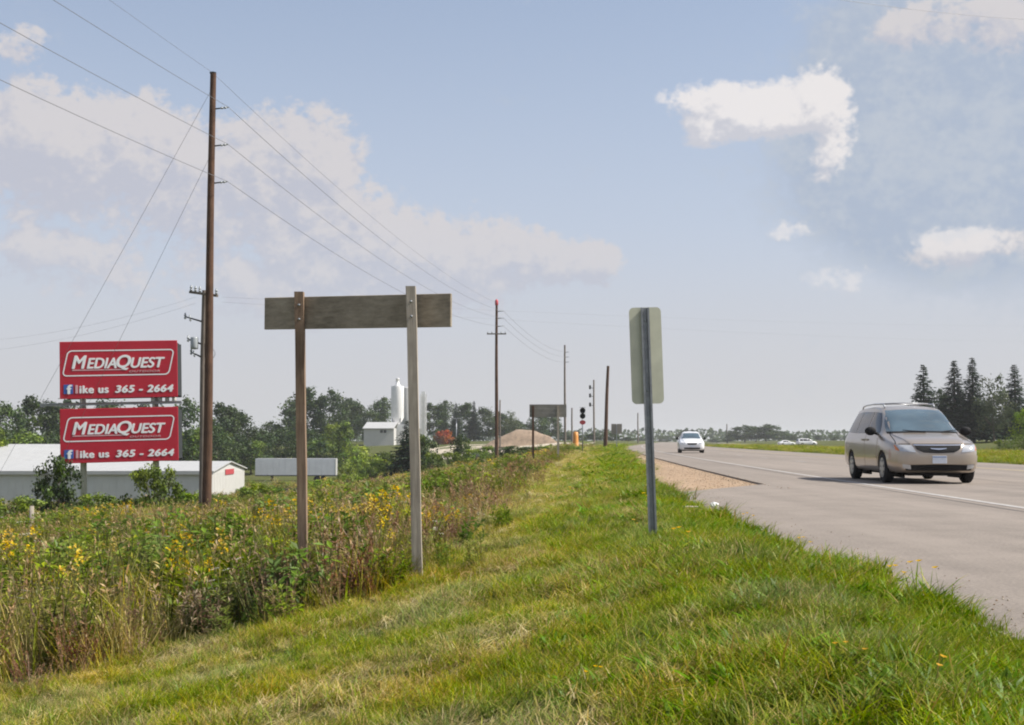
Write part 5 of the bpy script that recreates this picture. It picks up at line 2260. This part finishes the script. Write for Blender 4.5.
def car_shell(name, table, arches, arch_r, mat, parent, sub=5):
    tab = np.array(table, float)
    rows = [catmull(tab, t) for t in np.linspace(0, len(tab) - 1, (len(tab) - 1) * sub + 1)]
    rings = []
    for row in rows:
        hs = np.array(half_section(row))
        pts = [catmull(hs, t) for t in np.linspace(0, len(hs) - 1, (len(hs) - 1) * 3 + 1)]
        ring = [(row[0], max(0, p[0]), p[1]) for p in pts] + [(row[0], -max(0, p[0]), p[1]) for p in pts[-2:0:-1]]
        rings.append(ring)
    n = len(rings[0])
    v = [p for r in rings for p in r]
    f = [(i * n + k, i * n + (k + 1) % n, (i + 1) * n + (k + 1) % n, (i + 1) * n + k) for i in range(len(rings) - 1) for k in range(n)]
    f += [tuple(range(n))[::-1], tuple(range((len(rings) - 1) * n, len(rings) * n))]
    mb = MB()
    mb.add(v, f)
    ob = mb.build(name, mat, None)
    cut = MB()
    for ax in arches:
        for s in (-1, 1):
            m_ = Matrix.Translation((ax, s * 1.0, .33))
            cut.lathe([(arch_r, -.42), (arch_r, .42)], 36, m_, 'Y')
    cob = cut.build('cut', None, None)
    md = ob.modifiers.new('b', 'BOOLEAN')
    md.operation = 'DIFFERENCE'
    md.solver = 'EXACT'
    md.use_self = True
    md.object = cob
    bpy.context.view_layer.update()
    me = bpy.data.meshes.new_from_object(ob.evaluated_get(bpy.context.evaluated_depsgraph_get()))
    ob.modifiers.clear()
    ob.data = me
    me.name = name
    bpy.data.objects.remove(cob)
    if not me.materials:
        me.materials.append(mat)
    for p in me.polygons:
        p.material_index = 0
    smooth_by_angle(ob, 32)
    bm = bmesh.new()
    bm.from_mesh(me)
    tree = BVHTree.FromBMesh(bm)
    bm.free()
    ob.parent = parent
    return ob, tree


def coons(c, n, m_):
    """c: four edges as point lists (bottom l->r, right b->t, top l->r, left b->t) in 2D."""
    def ev(e, t):
        e = np.asarray(e, float)
        return catmull(e, t * (len(e) - 1)) if len(e) > 2 else e[0] * (1 - t) + e[1] * t
    b, r_, tp_, l = c
    g = []
    for j in range(m_ + 1):
        v = j / m_
        for i in range(n + 1):
            u = i / n
            p = (1 - v) * ev(b, u) + v * ev(tp_, u) + (1 - u) * ev(l, v) + u * ev(r_, v) \
                - ((1 - u) * (1 - v) * np.asarray(b[0]) + u * (1 - v) * np.asarray(b[-1]) + (1 - u) * v * np.asarray(tp_[0]) + u * v * np.asarray(tp_[-1]))
            g.append(p)
    return g


def decal(name, edges, plane, tree, mat, parent, off=.006, side=1, n=14, m_=8, thick=.012):
    """A fitted panel: 2D outline projected onto the shell. plane 'side' uses (x,z), 'front' uses (y,z), 'rear' likewise."""
    g = coons(edges, n, m_)
    v = []
    nv = []
    for a, b in g:
        if plane == 'side':
            o, d = Vector((a, 3 * side, b)), Vector((0, -side, 0))
        elif plane == 'front':
            o, d = Vector((4, a, b)), Vector((-1, 0, 0))
        else:
            o, d = Vector((-4, a, b)), Vector((1, 0, 0))
        loc, nr, _, _ = tree.ray_cast(o, d)
        if loc is None:
            loc = v[-1] if v else Vector((0, 0, 0))
            nr = -d
        if nr.dot(d) > 0:
            nr = -nr
        v.append(loc + nr * off)
        nv.append(loc - nr * thick)
    mb = MB()
    k = n + 1
    f = [(j * k + i, j * k + i + 1, (j + 1) * k + i + 1, (j + 1) * k + i) for j in range(m_) for i in range(n)]
    N_ = len(v)
    rim = [i for i in range(k)] + [j * k + n for j in range(1, m_ + 1)] + [m_ * k + i for i in range(n - 1, -1, -1)] + [j * k for j in range(m_ - 1, 0, -1)]
    allv = v + nv
    ff = list(f)
    for i in range(len(rim)):
        a, b = rim[i], rim[(i + 1) % len(rim)]
        ff.append((a, b, b + N_, a + N_))
    ff += [tuple(N_ + q for q in fc[::-1]) for fc in f]
    mb.add(allv, ff)
    o = mb.build(name, mat, parent, True)
    smooth_by_angle(o, 40)
    return o


def quad(bl, br, tr_, tl_):
    return ([bl, br], [br, tr_], [tl_, tr_], [bl, tl_])


def wheel(parent, x, y, r=.33, w=.215, spokes=5, side=1):
    o = bpy.data.objects.new('wheel', None)
    C.objects.link(o)
    o.parent = parent
    o.location = (x, y, r)
    mb = MB()
    prof = [(r * .60, -w / 2 + .01), (r * .70, -w / 2), (r * .90, -w / 2 + .005), (r * .985, -w / 2 + .03), (r, -w / 4), (r, w / 4), (r * .985, w / 2 - .03), (r * .90, w / 2 - .005), (r * .70, w / 2), (r * .60, w / 2 - .01)]
    mb.lathe(prof, 32, None, 'Y')
    t = mb.build('tyre', M['rubber'], o, True)
    smooth_by_angle(t, 50)
    mb = MB()
    yy = side * (w / 2 - .012)
    mb.lathe([(r * .63, yy - side * .02), (r * .63, yy + side * .012), (r * .57, yy + side * .012), (r * .55, yy - side * .015), (r * .18, yy - side * .012), (r * .15, yy + side * .008)], 32, None, 'Y')
    for s in range(spokes):
        a = 2 * math.pi * s / spokes
        m_ = Matrix.Rotation(a, 4, 'Y')
        mb.box(-.035, .035, min(yy, yy + side * .012) - .004, max(yy, yy + side * .012) - .002, r * .12, r * .58, m_)
    mb.build('rim', M['rim'], o)
    return o


def minivan(name, label, paint, loc, heading, cat='minivan'):
    root = empty(name, loc, label, cat, None, heading)
    T = [
        # x, zb, w, zs, ws, zr, wr, ch
        (2.55, .42, .42, .58, .40, .62, .25, .02),
        (2.53, .33, .62, .66, .58, .71, .42, .02),
        (2.46, .27, .78, .74, .73, .82, .55, .03),
        (2.34, .24, .875, .80, .82, .90, .62, .04),
        (2.12, .23, .945, .86, .88, .975, .66, .05),
        (1.80, .23, .985, .92, .92, 1.035, .70, .06),
        (1.50, .23, 1.0, .975, .93, 1.09, .74, .06),
        (1.32, .23, 1.0, 1.00, .94, 1.16, .745, .07),
        (1.10, .23, 1.0, 1.02, .945, 1.305, .735, .09),
        (.80, .23, 1.0, 1.035, .945, 1.475, .72, .10),
        (.50, .23, 1.0, 1.045, .945, 1.61, .705, .11),
        (.20, .23, 1.0, 1.05, .945, 1.685, .70, .11),
        (-.30, .23, 1.0, 1.055, .945, 1.725, .70, .11),
        (-1.00, .23, 1.0, 1.06, .945, 1.735, .70, .11),
        (-1.70, .24, 1.0, 1.07, .94, 1.715, .69, .11),
        (-2.10, .26, .985, 1.075, .925, 1.68, .67, .11),
        (-2.28, .28, .97, 1.07, .90, 1.60, .64, .11),
        (-2.42, .30, .95, 1.04, .87, 1.34, .66, .10),
        (-2.52, .34, .90, .95, .82, 1.08, .66, .07),
        (-2.56, .42, .80, .80, .72, .90, .55, .05),
    ]
    body, tree = car_shell('body', T, (1.55, -1.48), .385, paint, root)
    # glass
    decal('windshield', ([(-.80, 1.115), (0, 1.125), (.80, 1.115)], [(.80, 1.115), (.735, 1.35), (.62, 1.60)], [(-.62, 1.60), (0, 1.625), (.62, 1.60)], [(-.80, 1.115), (-.735, 1.35), (-.62, 1.60)]),
          'front', tree, M['screen'], root, .005, n=24, m_=12)
    for s in (1, -1):
        decal('side_window', ([(1.02, 1.09), (-.02, 1.09)], [(-.02, 1.09), (-.02, 1.575)], [(.44, 1.545), (-.02, 1.575)], [(1.02, 1.09), (.72, 1.34), (.44, 1.545)]), 'side', tree, M['tint'], root, .005, s)
        decal('side_window', quad((-.10, 1.09), (-1.12, 1.095), (-1.12, 1.60), (-.10, 1.578)), 'side', tree, M['tint'], root, .005, s)
        decal('side_window', ([(-1.19, 1.095), (-2.14, 1.12)], [(-2.14, 1.12), (-2.10, 1.35), (-1.98, 1.575)], [(-1.19, 1.60), (-1.98, 1.575)], [(-1.19, 1.095), (-1.19, 1.60)]), 'side', tree, M['tint'], root, .005, s)
        dr = decal('door', ([(1.12, .36), (-.03, .36)], [(-.03, .36), (-.04, 1.05)], [(1.10, 1.05), (-.04, 1.05)], [(1.12, .36), (1.12, 1.05)]), 'side', tree, paint, root, .007, s)
        mb = MB()
        mb.box(.06, .28, -.012, .012, .92, .96, Matrix.Translation((0, s * 1.005, 0)))
        mb.build('handle', paint, dr)
        ds = decal('sliding_door', quad((-.06, .36), (-1.06, .36), (-1.16, 1.05), (-.07, 1.05)), 'side', tree, paint, root, .007, s)
        mb = MB()
        mb.box(-.32, -.10, -.012, .012, .92, .96, Matrix.Translation((0, s * 1.005, 0)))
        mb.build('handle', paint, ds)
        decal('hood_gap', ([(s * .86, .845), (s * .80, .95), (s * .76, 1.07)], [(s * .76, 1.07), (s * .745, 1.07)], [(s * .845, .845), (s * .785, .95), (s * .745, 1.07)], [(s * .86, .845), (s * .845, .845)]), 'front', tree, M['black_plastic'], root, .004, n=12, m_=1)
        decal('side_molding', quad((1.1, .55), (-1.04, .55), (-1.04, .60), (1.1, .60)), 'side', tree, paint, root, .022, s, n=16, m_=3)
        # lamps
        decal('headlight', ([(s * .49, .665), (s * .80, .69)], [(s * .80, .69), (s * .85, .82)], [(s * .56, .815), (s * .85, .82)], [(s * .49, .665), (s * .56, .815)]), 'front', tree, M['lens'], root, .010, n=12, m_=8)
        decal('turn_signal', ([(s * .815, .695), (s * .875, .72)], [(s * .875, .72), (s * .885, .815)], [(s * .865, .82), (s * .885, .815)], [(s * .815, .695), (s * .865, .82)]), 'front', tree, M['amber'], root, .010, n=6, m_=6)
        decal('fog_light', quad((s * .60, .315), (s * .76, .335), (s * .77, .425), (s * .61, .405)), 'front', tree, M['lens'], root, .012, n=8, m_=6)
        # mirror
        mb = MB()
        mb.lathe([(.02, -.06), (.10, -.05), (.115, 0), (.10, .05), (.03, .065)], 16, Matrix.Translation((.93, s * 1.09, 1.13)) @ Matrix.Scale(1.15, 4, (0, 1, 0)) @ Matrix.Scale(.85, 4, (0, 0, 1)) @ Matrix.Rotation(R(90), 4, 'Y'))
        mb.tube([(.94, s * .93, 1.07), (.94, s * 1.06, 1.11)], [.035, .03], 8)
        mb.build('mirror', M['black_plastic'], root, True)
        # roof rail
        mb = MB()
        mb.tube([(.25, s * .58, 1.67), (.15, s * .58, 1.745), (-.6, s * .58, 1.775), (-1.6, s * .57, 1.765), (-1.95, s * .56, 1.74), (-2.02, s * .56, 1.68)], .018, 8)
        mb.build('roof_rail', M['black_plastic'] if False else M['silver_car'], root, True)
        wheel(root, 1.55, s * .885, .335, .215, 7, s)
        wheel(root, -1.48, s * .885, .335, .215, 7, s)
        mb = MB()
        y0, y1 = sorted((s * .60, s * .64))
        mb.box(1.10, 2.0, y0, y1, .12, .80)
        mb.box(-1.93, -1.03, y0, y1, .12, .80)
        mb.build('wheel_well', M['black_plastic'], root)
        # wiper
        mb = MB()
        zz0 = 1.10
        mb.tube([(1.50, .1 + .18 * s + .1, 1.112), (1.42, .12 + .45 * s, 1.135), (1.385, .15 + .62 * s, 1.15)], [.012, .011, .008], 6)
        mb.build('wiper', M['black_plastic'], root)
    decal('cowl', ([(-.80, 1.075), (0, 1.092), (.80, 1.075)], [(.80, 1.075), (.80, 1.112)], [(-.80, 1.112), (0, 1.122), (.80, 1.112)], [(-.80, 1.075), (-.80, 1.112)]), 'front', tree, M['black_plastic'], root, .006, n=24, m_=3)
    # grille with chrome wing emblem
    decal('grille', ([(-.33, .665), (0, .65), (.33, .665)], [(.33, .665), (.46, .73), (.50, .805)], [(-.50, .805), (0, .80), (.50, .805)], [(-.50, .805 - .14), (-.46, .73), (-.50, .805)][0:0] or [(-.33, .665), (-.46, .73), (-.50, .805)]),
          'front', tree, M['black_plastic'], root, .010, n=24, m_=6)
    decal('hood_edge', ([(-.80, .838), (0, .838), (.80, .838)], [(.80, .838), (.80, .848)], [(-.80, .848), (0, .849), (.80, .848)], [(-.80, .838), (-.80, .848)]), 'front', tree, M['black_plastic'], root, .004, n=24, m_=1)
    decal('grille_trim', ([(-.52, .807), (0, .802), (.52, .807)], [(.52, .807), (.525, .828)], [(-.525, .828), (0, .824), (.525, .828)], [(-.52, .807), (-.525, .828)]), 'front', tree, M['chrome'], root, .014, n=24, m_=2)
    decal('emblem', ([(-.17, .735), (0, .715), (.17, .735)], [(.17, .735), (.18, .75)], [(-.18, .75), (0, .745), (.18, .75)], [(-.17, .735), (-.18, .75)]), 'front', tree, M['chrome'], root, .020, n=12, m_=2)
    decal('lower_intake', ([(-.70, .29), (0, .285), (.70, .29)], [(.70, .29), (.74, .40)], [(-.74, .40), (0, .415), (.74, .40)], [(-.70, .29), (-.74, .40)]), 'front', tree, M['black_plastic'], root, .008, n=24, m_=4)
    decal('bumper', ([(-.83, .43), (0, .42), (.83, .43)], [(.83, .43), (.85, .60)], [(-.85, .60), (0, .625), (.85, .60)], [(-.83, .43), (-.85, .60)]), 'front', tree, paint, root, .030, n=24, m_=6, thick=.01)
    loc_, _, _, _ = tree.ray_cast(Vector((4, 0, .52)), Vector((-1, 0, 0)))
    mb = MB()
    mb.box(loc_.x + .034, loc_.x + .048, -.155, .155, .435, .595)
    pl_ = mb.build('license_plate', M['plate'], root)
    bevel(pl_, .004, 1)
    mb = MB()
    mb.box(loc_.x + .0485, loc_.x + .0495, -.15, .15, .562, .588)
    mb.build('plate_print', M['plate_blue'], pl_)
    decal('rear_window', ([(-.62, 1.12), (.62, 1.12)], [(.62, 1.12), (.56, 1.5)], [(-.56, 1.5), (.56, 1.5)], [(-.62, 1.12), (-.56, 1.5)]), 'rear', tree, M['tint'], root, .006, n=12, m_=8)
    for s in (1, -1):
        decal('taillight', quad((s * .74, .80), (s * .86, .80), (s * .80, 1.05), (s * .70, 1.05)), 'rear', tree, M['red_cap'], root, .008, n=6, m_=8)
    mb = MB()
    mb.box(-2.3, 2.2, -.58, .58, .17, .24)
    mb.build('underbody', M['black_plastic'], root)
    for xx in (-.25, -1.1):
        mb = MB()
        mb.tube([(xx, -.58, 1.77), (xx, 0, 1.79), (xx, .58, 1.77)], .014, 6)
        mb.build('roof_bar', M['silver_car'], root, True)
    return root


VD = 28.9
vx = (925.0 - 512) / FPX * VD
van = minivan('minivan', 'gold minivan coming towards the camera on the right', M['gold'], (vx + .06, VD + 1.55, 0), R(-90 - 2.2))
van.scale = (1, .965, 1)


def sedan(name, label, paint, loc, heading, cat='car', rack=False):
    root = empty(name, loc, label, cat, None, heading)
    T = [
        (2.36, .36, .40, .52, .38, .56, .25, .02),
        (2.33, .28, .62, .60, .58, .65, .42, .02),
        (2.22, .22, .80, .66, .76, .74, .55, .03),
        (2.02, .20, .88, .72, .82, .82, .60, .04),
        (1.70, .20, .91, .78, .84, .89, .64, .05),
        (1.25, .20, .92, .84, .85, .95, .68, .05),
        (.95, .20, .92, .87, .86, 1.03, .68, .07),
        (.60, .20, .92, .89, .86, 1.22, .64, .08),
        (.25, .20, .92, .90, .86, 1.37, .61, .09),
        (-.20, .20, .92, .90, .86, 1.455, .60, .09),
        (-.80, .20, .92, .91, .86, 1.46, .60, .09),
        (-1.20, .20, .92, .92, .86, 1.40, .60, .09),
        (-1.55, .22, .915, .93, .85, 1.22, .62, .08),
        (-1.85, .24, .90, .93, .83, 1.05, .66, .05),
        (-2.15, .28, .88, .92, .80, 1.00, .64, .04),
        (-2.33, .34, .80, .84, .72, .90, .55, .03),
        (-2.38, .42, .66, .70, .60, .76, .45, .03),
    ]
    body, tree = car_shell('body', T, (1.42, -1.32), .355, paint, root, 4)
    decal('windshield', ([(-.70, .965), (0, .985), (.70, .965)], [(.70, .965), (.63, 1.16), (.54, 1.335)], [(-.54, 1.335), (0, 1.355), (.54, 1.335)], [(-.70, .965), (-.63, 1.16), (-.54, 1.335)]), 'front', tree, M['screen'], root, .006, n=18, m_=8)
    decal('rear_window', ([(-.62, 1.06), (.62, 1.06)], [(.62, 1.06), (.52, 1.34)], [(-.52, 1.34), (.52, 1.34)], [(-.62, 1.06), (-.52, 1.34)]), 'rear', tree, M['tint'], root, .006, n=12, m_=6)
    for s in (1, -1):
        decal('side_window', ([(.62, .94), (-.25, .945)], [(-.25, .945), (-.25, 1.33)], [(.12, 1.28), (-.25, 1.33)], [(.62, .94), (.38, 1.12), (.12, 1.28)]), 'side', tree, M['tint'], root, .005, s)
        decal('side_window', ([(-.33, .945), (-1.36, .965)], [(-1.36, .965), (-1.22, 1.15), (-1.05, 1.28)], [(-.33, 1.33), (-1.05, 1.28)], [(-.33, .945), (-.33, 1.33)]), 'side', tree, M['tint'], root, .005, s)
        dr = decal('door', quad((.85, .30), (-.28, .30), (-.28, .90), (.80, .90)), 'side', tree, paint, root, .007, s)
        decal('door', quad((-.31, .30), (-1.0, .30), (-1.15, .90), (-.31, .90)), 'side', tree, paint, root, .007, s)
        decal('headlight', ([(s * .46, .60), (s * .74, .62)], [(s * .74, .62), (s * .78, .70)], [(s * .48, .69), (s * .78, .70)], [(s * .46, .60), (s * .48, .69)]), 'front', tree, M['lens'], root, .010, n=8, m_=6)
        decal('taillight', quad((s * .50, .70), (s * .76, .70), (s * .74, .84), (s * .50, .84)), 'rear', tree, M['red_cap'], root, .010, n=8, m_=6)
        mb = MB()
        mb.lathe([(.02, -.05), (.085, -.04), (.095, 0), (.085, .04), (.03, .05)], 14, Matrix.Translation((.58, s * 1.0, .98)) @ Matrix.Rotation(R(90), 4, 'Y'))
        mb.tube([(.58, s * .85, .92), (.58, s * .98, .96)], .025, 6)
        mb.build('mirror', M['black_plastic'], root, True)
        wheel(root, 1.42, s * .80, .32, .20, 5, s)
        wheel(root, -1.32, s * .80, .32, .20, 5, s)
        mb = MB()
        y0, y1 = sorted((s * .56, s * .60))
        mb.box(1.02, 1.82, y0, y1, .12, .70)
        mb.box(-1.72, -.92, y0, y1, .12, .70)
        mb.build('wheel_well', M['black_plastic'], root)
    decal('grille', ([(-.30, .56), (0, .55), (.30, .56)], [(.30, .56), (.38, .66)], [(-.38, .66), (0, .665), (.38, .66)], [(-.30, .56), (-.38, .66)]), 'front', tree, M['black_plastic'], root, .010, n=16, m_=4)
    decal('lower_intake', ([(-.55, .28), (0, .27), (.55, .28)], [(.55, .28), (.58, .37)], [(-.58, .37), (0, .37), (.58, .37)], [(-.55, .28), (-.58, .37)]), 'front', tree, M['black_plastic'], root, .010, n=16, m_=4)
    loc_, _, _, _ = tree.ray_cast(Vector((4, 0, .46)), Vector((-1, 0, 0)))
    mb = MB()
    mb.box(loc_.x + .005, loc_.x + .02, -.15, .15, .40, .52)
    mb.build('license_plate', M['plate'], root)
    mb = MB()
    mb.box(-2.1, 2.0, -.54, .54, .15, .21)
    mb.build('underbody', M['black_plastic'], root)
    if rack:
        for xx in (.1, -.7):
            mb = MB()
            mb.tube([(xx, -.56, 1.42), (xx, -.54, 1.52), (xx, .54, 1.52), (xx, .56, 1.42)], .018, 6)
            mb.build('roof_bar', M['black_plastic'], root, True)
    return root


WD = 100.0
wc = sedan('car', 'white car with black mirrors coming down the far end of the road', M['white_car'], ((693 - 512) / FPX * WD, WD + 1.5, 0), R(-90 - 5), 'car', True)
wc.scale = (1, 1.04, 1.12)
X = (481 - 512) / FPX * 290
sedan('car', 'silver car parked sideways by the gravel yard behind the second utility pole', M['silver_car'], (X, 290, gz(X, 290) + .15), R(-6), 'car')
X = (806 - 512) / FPX * 330
minivan('van', 'small white van far off on the other carriageway, left of the gold minivan', M['white_car'], (X, 330, gz(X, 330) + .05), R(10), 'van')
X = (786 - 512) / FPX * 360
sedan('car', 'tiny white car far off on the other carriageway, left of the white van', M['white_car'], (X, 360, gz(X, 360) + .05), R(8), 'car')

# ------------------------------------------------------------------ humid air
HAZE = 0.00017
if HAZE > 0:
    mb = MB()
    mb.box(-1800, 2400, -80, 2400, -9, 22)
    hz_ = bpy.data.materials.new('haze')
    hz_.use_nodes = True
    nt = hz_.node_tree
    nt.nodes.clear()
    out = nt.nodes.new('ShaderNodeOutputMaterial')
    vol = nt.nodes.new('ShaderNodeVolumePrincipled')
    vol.inputs['Color'].default_value = (.93, .95, 1.0, 1)
    vol.inputs['Density'].default_value = HAZE
    vol.inputs['Anisotropy'].default_value = 0.3
    nt.links.new(vol.outputs[0], out.inputs['Volume'])
    o = mb.build('haze', hz_)
    o['kind'] = 'stuff'
